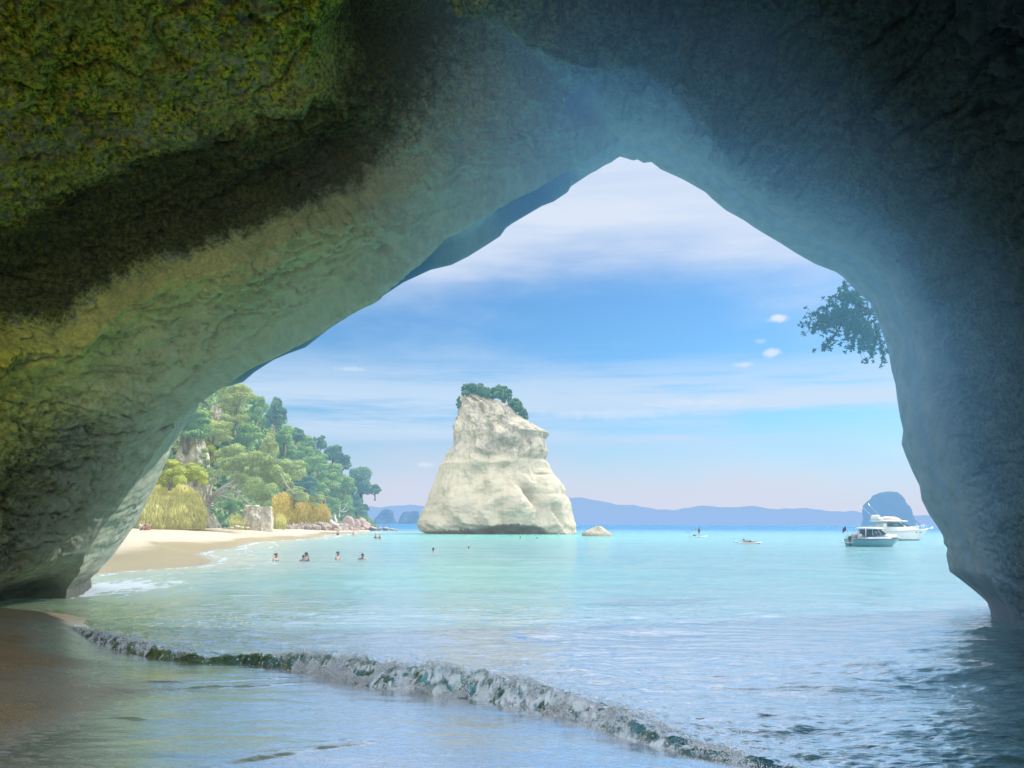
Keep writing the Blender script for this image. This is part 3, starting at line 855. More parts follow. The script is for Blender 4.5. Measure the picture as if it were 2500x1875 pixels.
mx = n('ShaderNodeMixShader', {0: .4, 1: b.outputs[0], 2: tr.outputs[0]})
n.l.new(mx.outputs[0], out.inputs[0])
tag(link("wave_foam", me, m), "white foam and spray tumbling along the small breaking wave", None, None, 'stuff')
# ------------------------------------------------------------------ far beach
def rail(pts, k):
    return smooth_line(np.array(pts), k)
NB = 220
shore = rail([PZ(a, b, 0.0) for a, b in [(60, 1418)] + SHORE_PX], NB)
backpx = [(40, 1300, 60), (200, 1291.5, 80), (330, 1291, 95), (450, 1292, 105), (600, 1291.5, 125), (700, 1291.5, 160), (800, 1292.5, 215), (860, 1293, 240), (900, 1294, 262)]
back = rail([P(*b) for b in backpx], NB)
rows = []
for t in np.linspace(-0.35, 1, 70):
    q = shore * (1 - t) + back * t
    if t >= 0:
        q[:, 2] = shore[:, 2] * (1 - t ** .8) + back[:, 2] * t ** .8
    else:
        q[:, 2] = t * 2.0
    rows.append(q)
dirb = back - shore; dirb[:, 2] = 0; dirb /= np.linalg.norm(dirb, axis=1)[:, None]
for e in (6, 25, 60):
    q = back + dirb * e; q[:, 2] += e * .03; rows.append(q)
BG = np.array(rows)
BG[:, :, 2] += .05 * fbm(BG * (.25, .25, 0), 3) * np.linspace(0, 1, len(BG))[:, None] + .02 * fbm(BG * (1.2, 1.2, 0), 3)
me = mesh_np("beach", BG, grid_faces(len(BG), NB))
tt = np.concatenate([np.linspace(-.35, 1, 70), [1, 1, 1]])[:, None] * np.ones((1, NB))
attr(me, "up", tt)
m, n, out = new_mat("beach_sand")
pos = n('ShaderNodeNewGeometry').outputs['Position']
up = n('ShaderNodeAttribute', attribute_name="up").outputs['Fac']
w = n.noise(n.mapping(pos, (.05, .03, 1)), 1.0, 4, .6)
w2 = n.noise(n.mapping(pos, (.35, .2, 1)), 1.0, 5, .6)
dryness = n.rng(n.math('ADD', up, n.math('MULTIPLY', n.math('SUBTRACT', w, .5), .9)), .20, .40, 0, 1, True)
dry = n.mix(w2, (.50, .43, .33), (.62, .55, .44))
dampc = n.mix(w2, (.36, .28, .18), (.46, .38, .26))
cc = n.mix(dryness, dampc, dry)
foot_ = n.noise(pos, 1.6, 4, .6)
bmp = n('ShaderNodeBump', {'Height': foot_, 'Strength': n.rng(dryness, 0, 1, .05, .5), 'Distance': .12})
b = n('ShaderNodeBsdfPrincipled', {'Base Color': cc, 'Roughness': n.rng(dryness, 0, 1, .28, .9), 'Normal': bmp.outputs[0]})
fin(n, out, b, .06, (.85, .8, .75))
tag(link("beach", me, m), None, None, None, 'structure')

# ------------------------------------------------------------------ distant hills
def hills(name, prof, dist, deep_, hcol, h):
    k = 420
    a = np.array(prof, float)
    xs_ = np.linspace(a[0, 0], a[-1, 0], k)
    ys_ = np.interp(xs_, a[:, 0], a[:, 1])
    top = np.array([P(x_, y_, dist) for x_, y_ in zip(xs_, ys_)])
    top[:, 2] += dist * .0012 * fbm(np.stack([xs_ * .03, 0 * xs_, 0 * xs_], -1), 4)
    rows = []
    for t in np.linspace(0, 1, 24):
        q = top.copy(); q[:, 1] = dist - deep_ * (1 - t)
        sc_ = q[:, 1] / dist; q[:, 0] = top[:, 0] * sc_
        q[:, 2] = np.maximum(-2, top[:, 2]) * (t ** .8) - 2 * (1 - t)
        q[:, 2] += top[:, 2] * .22 * fbm(np.stack([q[:, 0] * .0022, q[:, 1] * .0022, 0 * q[:, 0]], -1), 4) * math.sin(math.pi * t)
        rows.append(q)
    q = top.copy(); q[:, 1] += deep_; q[:, 2] = -2; rows.append(q)
    me = mesh_np(name, np.array(rows), grid_faces(len(rows), k))
    m, n, out = new_mat(name + "_haze")
    pos = n('ShaderNodeNewGeometry').outputs['Position']
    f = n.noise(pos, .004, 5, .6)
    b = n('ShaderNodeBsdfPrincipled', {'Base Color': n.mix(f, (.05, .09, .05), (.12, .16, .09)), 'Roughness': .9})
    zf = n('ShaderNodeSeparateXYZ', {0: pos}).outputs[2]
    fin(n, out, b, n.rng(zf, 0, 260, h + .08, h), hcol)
    return tag(link(name, me, m), None, None, None, 'structure')

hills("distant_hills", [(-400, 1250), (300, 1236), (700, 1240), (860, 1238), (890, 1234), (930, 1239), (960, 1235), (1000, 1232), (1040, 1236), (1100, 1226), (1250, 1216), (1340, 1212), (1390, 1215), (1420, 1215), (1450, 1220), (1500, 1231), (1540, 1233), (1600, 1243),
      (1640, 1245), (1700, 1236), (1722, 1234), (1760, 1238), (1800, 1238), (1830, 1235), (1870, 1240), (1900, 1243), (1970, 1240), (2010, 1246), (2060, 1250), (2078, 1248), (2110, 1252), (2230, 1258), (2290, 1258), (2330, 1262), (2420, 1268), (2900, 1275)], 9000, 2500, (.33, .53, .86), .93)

# ------------------------------------------------------------------ rocks with a given outline
def outline_rock(name, L, Rt, dist, flat, rows_n, cols_n, rough, mat, expo=2.5, extra=None, lean=0.0, caps=True):
    """rows of ring sections between the left and right outlines given in photo pixels, standing dist metres ahead"""
    L, Rt = np.array(L, float), np.array(Rt, float)
    y0, y1 = max(L[0, 1], Rt[0, 1]), min(L[-1, 1], Rt[-1, 1])
    yy = np.linspace(y0, y1, rows_n)
    xl = np.interp(yy, L[:, 1], L[:, 0]); xr = np.interp(yy, Rt[:, 1], Rt[:, 0])
    a = np.linspace(0, 2 * math.pi, cols_n, endpoint=False)
    ca, sa_ = np.cos(a), np.sin(a)
    ex = np.sign(ca) * np.abs(ca) ** (2 / expo); ey = np.sign(sa_) * np.abs(sa_) ** (2 / expo)
    rows = []
    for x0_, x1_, y_ in zip(xl, xr, yy):
        A, B_ = P(x0_, y_, dist), P(x1_, y_, dist)
        c_ = (A + B_) / 2; hw = (B_[0] - A[0]) / 2
        ring = np.stack([c_[0] + hw * ex, c_[1] + flat * max(hw, .5) * ey + lean * (c_[2]), np.full(cols_n, c_[2])], -1)
        rows.append(ring)
    g = np.array(rows)
    nrm = np.stack([g[..., 0] - g[..., 0].mean(1, keepdims=True), g[..., 1] - g[..., 1].mean(1, keepdims=True), 0 * g[..., 0]], -1)
    nrm /= np.linalg.norm(nrm, axis=2)[..., None] + 1e-6
    side = np.abs(nrm[..., 0])                      # less relief where the outline itself is made
    gpx = np.stack([xl[:, None] + (xr - xl)[:, None] * (ex + 1) / 2, yy[:, None] * np.ones(cols_n)], -1)
    d = rough(g, gpx) * (1 - .62 * side ** 3)
    g = g + nrm * d[..., None]
    if caps:
        g = np.concatenate([np.repeat(g[:1].mean(1, keepdims=True), cols_n, 1), g], 0)
        gpx = np.concatenate([gpx[:1], gpx], 0)
    me = mesh_np(name, g, grid_faces(len(g), cols_n, wrap=True))
    return me, g, gpx


def zc(a, ox, oy, s):
    return [(ox + x_ / s, oy + y_ / s) for x_, y_ in a]


stack_L = zc([(640, 165), (600, 185), (590, 260), (582, 330), (586, 390), (558, 408), (562, 450), (533, 488), (530, 560), (536, 620), (530, 690), (495, 742), (460, 775), (455, 810), (435, 850), (398, 880), (390, 920),
              (370, 980), (340, 1060), (300, 1160), (270, 1240), (240, 1310), (213, 1345), (200, 1390), (172, 1440), (165, 1520), (172, 1540), (240, 1566), (280, 1600)], 980, 920, 4.096)
stack_R = zc([(700, 165), (800, 190), (880, 215), (1000, 258), (1090, 310), (1130, 360), (1240, 420), (1330, 480), (1400, 515), (1478, 560), (1465, 590), (1440, 622), (1432, 680), (1437, 720), (1455, 745), (1450, 790),
              (1430, 832), (1470, 860), (1490, 920), (1530, 980), (1580, 1030), (1620, 1080), (1633, 1130), (1628, 1180), (1662, 1210), (1690, 1270), (1700, 1340), (1718, 1440), (1735, 1500), (1762, 1568), (1770, 1600)], 980, 920, 4.096)


def stack_rough(g, gp):
    X_, Y_ = (gp[..., 0] - 980) * 4.096, (gp[..., 1] - 920) * 4.096
    up_ = sstep(900, 760, Y_ + 60 * fbm(g * .12, 3))
    d = 1.0 * fbm(g * (.07, .07, .09) + 2, 3)
    d += up_ * (.75 * fbm(g * (.42, .42, .22) + 5, 5, .6) + .45 * np.abs(fbm(g * (.9, .9, .30) + 9, 3)))
    d += (1 - up_) * (.30 * fbm(g * (.28, .28, .34) + 7, 4))
    d += .10 * fbm(g * (1.2, 1.2, 1.5), 4, .6)
    an_ = np.arctan2(g[..., 1] - g[..., 1].mean(1, keepdims=True), g[..., 0] - g[..., 0].mean(1, keepdims=True))
    d += 1.15 * np.abs(((an_ * 1.9 + .55 * fbm(g * (.045, .045, .09) + 3, 3)) % 1) - .5) * 2 - .5     # upright arrises between flatter faces
    d += 1.1 * (.35 - np.abs(fbm(g * (.11, .11, .07) + 21, 2))) + .5 * (.3 - np.abs(fbm(g * (.26, .26, .20) + 31, 3)))
    def sc(cx, cy, rx, ry, k, rot=0):
        a_, b_ = X_ - cx, Y_ - cy; c_, s_ = math.cos(R(rot)), math.sin(R(rot))
        return k * np.exp(-((a_ * c_ + b_ * s_) / rx) ** 2 - ((-a_ * s_ + b_ * c_) / ry) ** 2)
    front = g[..., 1] < 186
    e = 0
    for a in ((650, 1050, 130, 120, -1.6), (840, 960, 200, 60, -.5), (1230, 1150, 130, 40, -1.9, 52), (1080, 1220, 90, 130, 1.4), (1330, 1270, 120, 40, -1.5, 40), (1240, 1350, 90, 150, 1.3, -25),
              (760, 1190, 160, 50, -.4), (1060, 640, 130, 60, 1.0, 20), (800, 790, 110, 34, -.9, 10), (900, 560, 50, 120, -.8), (1350, 700, 110, 60, 1.2), (1420, 990, 60, 14, -1.0), (1560, 1400, 30, 120, -1.8, -35),
              (520, 1240, 90, 160, .9), (1500, 1180, 110, 90, 1.1), (700, 420, 80, 110, .8), (960, 380, 110, 60, 1.0), (1180, 520, 140, 40, .9, 18), (430, 1200, 40, 60, -.5),
              (1030, 860, 90, 50, .9), (1180, 780, 30, 90, -.7), (980, 760, 25, 90, -.7)):
        e = e + sc(*a)
    notch = -1.3 * sstep(1470, 1530, Y_ + 26 * fbm(g * .3, 3)) * sstep(1640, 1560, Y_)
    return d + 1.35 * np.where(front, e, 0) + notch


m, n, out = new_mat("pale_cliff_rock")
pos = n('ShaderNodeNewGeometry').outputs['Position']
up = n('ShaderNodeAttribute', attribute_name="grey").outputs['Fac']
low_ = n('ShaderNodeAttribute', attribute_name="tide").outputs['Fac']
a1 = n.noise(n.mapping(pos, (.5, .5, .22)), 1.0, 6, .62)
a2 = n.noise(n.mapping(pos, (.10, .10, .16)), 1.0, 5, .6)
a3 = n.noise(n.mapping(pos, (1.1, 1.1, .35)), 1.0, 5, .65)
cream = n.ramp(a2, [(.3, (.38, .36, .29)), (.5, (.55, .50, .39)), (.7, (.45, .425, .34))])
grey = n.ramp(a3, [(.34, (.09, .10, .11)), (.48, (.26, .26, .25)), (.64, (.44, .41, .34))])
gf = n.math('MULTIPLY', up, n.rng(a1, .38, .60))
cc = n.mix(gf, cream, grey)
str_ = n.noise(n.mapping(pos, (.9, .9, .06)), 1.0, 4, .6)
cc = n.mix(n.math('MULTIPLY', n.rng(str_, .52, .68), .32), cc, (.19, .20, .19))
tide = n.rng(n.math('ADD', low_, n.math('MULTIPLY', n.math('SUBTRACT', a3, .5), .9)), .42, .62)
cc = n.mix(tide, cc, n.mix(a3, (.01, .05, .07), (.05, .11, .12)))
bmp = n('ShaderNodeBump', {'Height': a3, 'Strength': .6, 'Distance': .5})
b = n('ShaderNodeBsdfPrincipled', {'Base Color': cc, 'Roughness': .92, 'Normal': bmp.outputs[0], 'Specular IOR Level': .2})
fin(n, out, b, n.rng(low_, 0, 1, .26, .16), (.62, .66, .62))  # added glow lifts the shaded front of the rock
stack_mat = m
me, g, gp = outline_rock("sea_stack", stack_L, stack_R, 184, .62, 260, 420, stack_rough, stack_mat)
Y_ = (gp[..., 1] - 920) * 4.096; X_ = (gp[..., 0] - 980) * 4.096
gpad = g
attr(me, "grey", np.clip(sstep(930, 700, Y_ + 90 * fbm(gpad * .1, 3)) + .6 * sstep(1150, 1300, X_) * sstep(900, 700, Y_), 0, 1))
attr(me, "tide", sstep(1440, 1590, Y_ - 40 * sstep(700, 250, X_) + 45 * np.exp(-((X_ - 1120) / 260) ** 2) - 45 * sstep(1350, 1500, X_)))
st = empty("sea_stack", P(1215, 1302, 184), "tall cream sea stack with dark tidal foot standing in the bay", "sea stack")
def childof(o, root):
    o.parent = root; o.matrix_parent_inverse = Matrix.Translation(-Vector(root.location))
    return o
tag(childof(link("rock", me, stack_mat), st))

rock_low_L = zc([(1960, 1488), (1930, 1500), (1880, 1525), (1830, 1548), (1810, 1565), (1805, 1600)], 980, 920, 4.096)
rock_low_R = zc([(1965, 1488), (2000, 1498), (2050, 1530), (2095, 1560), (2112, 1578), (2116, 1600)], 980, 920, 4.096)
def small_rough(g, gp):
    return .35 * fbm(g * .5, 4) + .12 * fbm(g * 1.7, 3)
me, g, gp = outline_rock("low_boulder", rock_low_L, rock_low_R, 150, .7, 40, 90, small_rough, None)
attr(me, "grey", np.full(g.shape[:2], .55)); attr(me, "tide", sstep(1.1, .2, g[..., 2]) * .9)
m2 = simple("tan_rock", (.36, .33, .25), .9, var=.25, scale=.7, haze=.12)
tag(link("boulder", me, m2), "low tan wedge of rock awash just right of the sea stack", "boulder")

# hazy islets
def islet_rough(s):
    return lambda g, gp: s * (fbm(g * .05 / s * 3, 4) * 1.0 + .4 * fbm(g * .2 / s * 3, 3))
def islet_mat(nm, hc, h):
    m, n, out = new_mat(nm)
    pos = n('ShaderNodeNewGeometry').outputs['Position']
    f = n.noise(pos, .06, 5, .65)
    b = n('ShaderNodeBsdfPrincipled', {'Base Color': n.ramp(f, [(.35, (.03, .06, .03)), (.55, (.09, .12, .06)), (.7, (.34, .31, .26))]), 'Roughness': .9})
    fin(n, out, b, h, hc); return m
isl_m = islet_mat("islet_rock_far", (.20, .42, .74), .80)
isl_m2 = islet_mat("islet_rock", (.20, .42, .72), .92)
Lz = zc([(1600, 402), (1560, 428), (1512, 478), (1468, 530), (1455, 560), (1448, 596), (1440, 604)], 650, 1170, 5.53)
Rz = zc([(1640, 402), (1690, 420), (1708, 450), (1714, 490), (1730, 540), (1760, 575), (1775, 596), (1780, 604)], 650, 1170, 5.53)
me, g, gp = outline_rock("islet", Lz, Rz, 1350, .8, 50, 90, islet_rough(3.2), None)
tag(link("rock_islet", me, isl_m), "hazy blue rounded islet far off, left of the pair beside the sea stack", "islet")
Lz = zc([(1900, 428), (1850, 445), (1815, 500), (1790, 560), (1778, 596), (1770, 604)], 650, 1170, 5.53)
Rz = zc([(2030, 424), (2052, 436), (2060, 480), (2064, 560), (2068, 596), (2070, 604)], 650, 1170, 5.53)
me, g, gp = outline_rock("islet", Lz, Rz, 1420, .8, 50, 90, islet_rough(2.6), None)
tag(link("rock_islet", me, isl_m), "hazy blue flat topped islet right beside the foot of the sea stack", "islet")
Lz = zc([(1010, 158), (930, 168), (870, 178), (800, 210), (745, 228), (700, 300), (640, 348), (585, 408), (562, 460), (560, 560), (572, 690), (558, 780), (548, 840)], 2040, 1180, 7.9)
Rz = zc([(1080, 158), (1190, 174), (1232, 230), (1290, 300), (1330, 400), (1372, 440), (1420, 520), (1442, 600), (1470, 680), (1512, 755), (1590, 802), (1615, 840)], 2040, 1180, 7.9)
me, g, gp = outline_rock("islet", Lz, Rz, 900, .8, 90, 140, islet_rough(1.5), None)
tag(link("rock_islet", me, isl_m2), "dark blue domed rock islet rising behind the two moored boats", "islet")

# ------------------------------------------------------------------ wooded headland behind the beach
hb = rail([P(*b) for b in [(150, 1292, 78), (330, 1291, 98), (450, 1292, 110), (600, 1291.5, 131), (700, 1291, 168), (800, 1291, 224), (860, 1288, 256), (905, 1290, 275), (922, 1294, 280)]], 160)
hm = rail([P(*b) for b in [(150, 1150, 84), (330, 1150, 106), (450, 1165, 120), (600, 1190, 144), (700, 1215, 182), (800, 1236, 236), (855, 1250, 262), (895, 1270, 278), (915, 1288, 282)]], 160)
ht = rail([P(*b) for b in [(150, 800, 105), (330, 850, 122), (450, 930, 136), (590, 1000, 160), (690, 1068, 198), (770, 1122, 245), (835, 1175, 274), (880, 1240, 286), (905, 1285, 290)]], 160)
hf = rail([P(*b) for b in [(150, 800, 165), (330, 850, 182), (450, 930, 196), (590, 1010, 220), (690, 1080, 248), (770, 1140, 290), (835, 1200, 310), (880, 1262, 318), (905, 1288, 318)]], 160)
rails = np.array([hb, hm, ht, hf]); tkn = np.array([0, 1., 2.2, 3.4])
rows = np.stack([resample(rails[:, i], tkn, np.linspace(0, 3.4, 70)) for i in range(160)], 1)
rows = np.concatenate([rows[:1] * (1, 1, 0) - (0, 0, 1), rows, rows[-1:] * (1, 1, 0) + (0, 30, -2)], 0)
rows += (fbm(rows * .12, 4) * 1.3)[..., None] * np.array([.3, -1, .2]) * np.concatenate([[0], np.ones(70), [0]])[:, None, None]
me = mesh_np("headland", rows, grid_faces(len(rows), 160))
m, n, out = new_mat("headland_ground")
pos = n('ShaderNodeNewGeometry').outputs['Position']
f = n.noise(pos, .5, 6, .65); f2 = n.noise(pos, .09, 3, .5)
yv = n('ShaderNodeSeparateXYZ', {0: pos}).outputs[1]
cc = n.ramp(f, [(.3, (.02, .035, .014)), (.5, (.07, .10, .035)), (.7, (.16, .16, .07))])
cc = n.mix(n.rng(f2, .55, .66, 0, .6), cc, (.45, .40, .30))
b = n('ShaderNodeBsdfPrincipled', {'Base Color': cc, 'Roughness': .95})
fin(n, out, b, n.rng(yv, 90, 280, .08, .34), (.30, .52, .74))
tag(link("headland", me, m), None, None, None, 'structure')

# pale cliffs showing through the trees
m, n, out = new_mat("cliff_rock")
pos = n('ShaderNodeNewGeometry').outputs['Position']
a1 = n.noise(n.mapping(pos, (1.2, 1.2, .25)), 1.0, 6, .65); a2 = n.noise(pos, .35, 5, .6)
cc = n.mix(n.rng(a1, .4, .62), (.34, .33, .29), n.mix(a2, (.56, .52, .44), (.74, .68, .58)))
cc = n.mix(n.rng(n.noise(pos, 1.4, 5, .65), .56, .66, 0, .8), cc, (.12, .16, .06))
bmp = n('ShaderNodeBump', {'Height': a1, 'Strength': .7, 'Distance': .4})
fin(n, out, n('ShaderNodeBsdfPrincipled', {'Base Color': cc, 'Roughness': .95, 'Normal': bmp.outputs[0]}), .10, (.8, .8, .72))
cliff_mat = m
def cliff_rough(g, gp):
    return .9 * fbm(g * (.4, .4, .2), 4) + .4 * fbm(g * (1.1, 1.1, .45), 5, .6)
def cliff(L, Rt, dist, label, flat=.5):
    me, g, gp = outline_rock("cliff", L, Rt, dist, flat, 90, 150, cliff_rough, None)
    attr(me, "grey", np.clip(.35 + .8 * fbm(g * .25, 3), 0, 1)); attr(me, "tide", np.zeros(g.shape[:2]))
    return tag(link("cliff", me, cliff_mat), label, "cliff", "pale cliffs on the headland")
cliff(zc([(380, 250), (330, 400), (300, 560), (260, 760), (200, 1000), (150, 1300)], 380, 1000, 5.53), zc([(560, 250), (640, 420), (690, 560), (720, 800), (760, 1000), (780, 1300)], 380, 1000, 5.53), 112,
      "pale streaked cliff face showing between trees above the thicket")
cliff(zc([(760, -60), (740, 40), (720, 200), (700, 320)], 380, 1000, 5.53), zc([(860, -60), (950, -10), (930, 60), (840, 200), (820, 320)], 380, 1000, 5.53), 132, "small pale bare cliff patch high up near the cave edge")
cliff(zc([(1290, 1240), (1200, 1300), (1180, 1420), (1160, 1560), (1140, 1650)], 380, 1000, 5.53), zc([(1480, 1290), (1555, 1310), (1580, 1400), (1595, 1550), (1600, 1650)], 380, 1000, 5.53), 124,
      "white sunlit rock block at the back of the beach beside the tall grass", .8)
cliff(zc([(70, 1480), (20, 1560), (-40, 1640), (-80, 1800)], 300, 1190, 3.0), zc([(75, 1480), (85, 1560), (82, 1640), (85, 1800)], 300, 1190, 3.0), 92, "never") if False else None
cliff([(330, 1225), (318, 1255), (310, 1296)], [(352, 1225), (362, 1262), (366, 1296)], 98, "smooth white rock at the beach end against the cave edge", .9)
cliff(zc([(640, 1370), (560, 1420), (500, 1500), (470, 1600)], 380, 1000, 5.53), zc([(720, 1390), (800, 1430), (850, 1520), (900, 1620)], 380, 1000, 5.53), 107, "grey rock mound under the roots of the spreading tree", .9)
# ------------------------------------------------------------------ foliage
def leaf_mesh(name, centres, normals, size, rs, tilt=.7, aspect=1.7, shade=None, droop=None):
    """many small pointed leaf clumps; one mesh"""
    k = len(centres)
    nrm = normals + tilt * rs.normal(size=(k, 3)); nrm /= np.linalg.norm(nrm, axis=1)[:, None] + 1e-9
    t = rs.normal(size=(k, 3)) if droop is None else droop + .45 * rs.normal(size=(k, 3))
    t -= nrm * (t * nrm).sum(1)[:, None]; t /= np.linalg.norm(t, axis=1)[:, None] + 1e-9
    b_ = np.cross(nrm, t)
    s = (size * rs.uniform(.55, 1.35, k))[:, None]
    c = centres
    bend = nrm * s * rs.uniform(-.25, .1, (k, 1))
    v = np.stack([c - t * s * .5 * aspect, c + b_ * s * .38 - t * s * .1 + bend, c + t * s * .55 * aspect + bend * 1.5, c - b_ * s * .38 - t * s * .1 + bend], 1)
    f = np.arange(4 * k).reshape(k, 4)
    me = mesh_np(name, v.reshape(-1, 3), f, smooth=False)
    sh = rs.rand(k) if shade is None else shade
    attr(me, "shade", np.repeat(sh, 4))
    return me


def crown_points(lobes, per, rs, squash=.8, gap=.25):
    """points on the shells of many overlapping lobes; lobes (n,4) xyz r"""
    ex = []
    for x, y, z, r in lobes:                                       # ragged smaller lumps on each lobe
        for _ in range(4):
            d = rs.normal(size=3); d /= np.linalg.norm(d); d[2] = abs(d[2]) * .8
            ex.append((x + d[0] * r * .8, y + d[1] * r * .8, z + d[2] * r * .75 * squash, r * rs.uniform(.28, .5)))
    lobes = np.concatenate([np.asarray(lobes) * (1, 1, 1, .9), np.array(ex)], 0)
    C_, N_, S_ = [], [], []
    for i, (x, y, z, r) in enumerate(lobes):
        k = int(per * (r ** 2))
        d = rs.normal(size=(k, 3)); d /= np.linalg.norm(d, axis=1)[:, None]
        d[:, 2] = np.where(d[:, 2] < -.55, -d[:, 2], d[:, 2])
        rad = r * (1 - .45 * rs.rand(k) ** 2.2)
        rad *= 1 + .22 * gn(d * 2.3 + i * 3.7)
        p = np.array([x, y, z]) + d * rad[:, None] * (1, 1, squash)
        holes = gn(d * 3.1 + i * 9.1 + 5) > -gap - .05
        inside = np.zeros(k, bool)
        for j, (x2, y2, z2, r2) in enumerate(lobes):
            if j != i:
                inside |= (((p - (x2, y2, z2)) / (1, 1, squash)) ** 2).sum(1) < (.62 * r2) ** 2
        kp = holes & ~inside
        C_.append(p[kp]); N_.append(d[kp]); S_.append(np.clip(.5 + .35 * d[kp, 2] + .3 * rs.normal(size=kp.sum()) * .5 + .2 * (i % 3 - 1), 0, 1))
    return np.concatenate(C_), np.concatenate(N_), np.concatenate(S_)


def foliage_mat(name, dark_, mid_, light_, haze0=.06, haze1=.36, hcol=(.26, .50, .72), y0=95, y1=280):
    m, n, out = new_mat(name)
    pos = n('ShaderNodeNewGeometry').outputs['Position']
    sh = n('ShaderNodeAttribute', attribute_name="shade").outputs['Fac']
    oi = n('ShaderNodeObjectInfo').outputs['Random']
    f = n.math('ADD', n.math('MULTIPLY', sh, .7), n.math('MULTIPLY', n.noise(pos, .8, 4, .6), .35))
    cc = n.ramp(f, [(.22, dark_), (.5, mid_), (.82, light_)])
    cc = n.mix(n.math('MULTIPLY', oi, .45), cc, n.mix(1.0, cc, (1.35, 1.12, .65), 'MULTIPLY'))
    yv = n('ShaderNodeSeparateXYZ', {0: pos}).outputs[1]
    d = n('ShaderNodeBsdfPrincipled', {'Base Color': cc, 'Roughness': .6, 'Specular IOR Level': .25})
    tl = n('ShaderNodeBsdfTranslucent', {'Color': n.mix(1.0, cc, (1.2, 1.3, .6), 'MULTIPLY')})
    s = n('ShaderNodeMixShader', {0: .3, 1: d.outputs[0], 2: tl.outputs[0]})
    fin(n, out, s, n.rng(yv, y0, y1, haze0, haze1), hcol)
    return m


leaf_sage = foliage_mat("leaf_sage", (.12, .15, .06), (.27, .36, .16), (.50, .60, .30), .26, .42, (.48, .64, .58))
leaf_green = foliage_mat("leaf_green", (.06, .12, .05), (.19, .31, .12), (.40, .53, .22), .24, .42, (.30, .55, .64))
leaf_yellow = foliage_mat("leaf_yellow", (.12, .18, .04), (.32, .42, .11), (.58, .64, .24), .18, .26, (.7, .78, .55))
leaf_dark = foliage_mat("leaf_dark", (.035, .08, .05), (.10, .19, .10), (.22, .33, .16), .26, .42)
bark = simple("bark", (.32, .28, .23), .9, var=.25, scale=1.5, haze=.12)
bark_pale = simple("bark_pale", (.40, .36, .30), .85, var=.15, scale=1.2, haze=.12)

protos = []
for k in range(7):
    rs = np.random.RandomState(100 + k)
    lobes = []
    nl = 15 + k % 4
    for i in range(nl):
        a = rs.rand() * 6.28; rr_ = .66 * math.sqrt(rs.rand()); h = rs.uniform(-.85, .55) * (1 - rr_ * .35)
        lobes.append((rr_ * math.cos(a), rr_ * math.sin(a), h * (1.15 if k in (2, 5) else .85), rs.uniform(.28, .46)))
    lobes.append((0, 0, .28, .46))
    c_, n_, s_ = crown_points(np.array(lobes), 4600, rs)
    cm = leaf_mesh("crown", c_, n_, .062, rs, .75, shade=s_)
    tb = MB()
    tb.tube([(0, 0, -1.35), (.03, .02, -.95), (-.02, .05, -.45), (.04, .0, .1)], [.10, .075, .055, .03], 7)
    for i in range(7):
        x, y, z, r = lobes[i]
        tb.tube([(0, 0.02, -.95 + .07 * i), (x * .45, y * .45, z * .3 - .45), (x * .95, y * .95, z)], [.045, .032, .012], 5)
    protos.append((cm, tb.mesh("trunk")))


def tree(px, top, bot, w, depth, lab, kind, mat, group, k=None, sx=1.0, name="tree"):
    """crown spans top..bot and w pixels in the photo, depth metres ahead"""
    cpy = (top + bot) / 2
    c = P(px, cpy, depth)
    r = w / 2 * depth / FPX * 1.14; rz_ = (bot - top) / 2 * depth / FPX
    k = random.randrange(len(protos)) if k is None else k
    rz = random.random() * 6.28
    e = empty(name, (c[0], c[1], c[2] - 1.5 * rz_), lab, "tree", group, rz, (r / .92, r / .92, rz_ / .86))
    for nm, me_, mt in (("crown", protos[k][0], mat), ("trunk", protos[k][1], bark)):
        o = bpy.data.objects.new(nm, me_); col.objects.link(o)
        o.parent = e; o.location = (0, 0, 1.5 * .86)
        if not me_.materials: me_.materials.append(mat)
        o.material_slots[0].link = 'OBJECT'; o.material_slots[0].material = mt
    return e


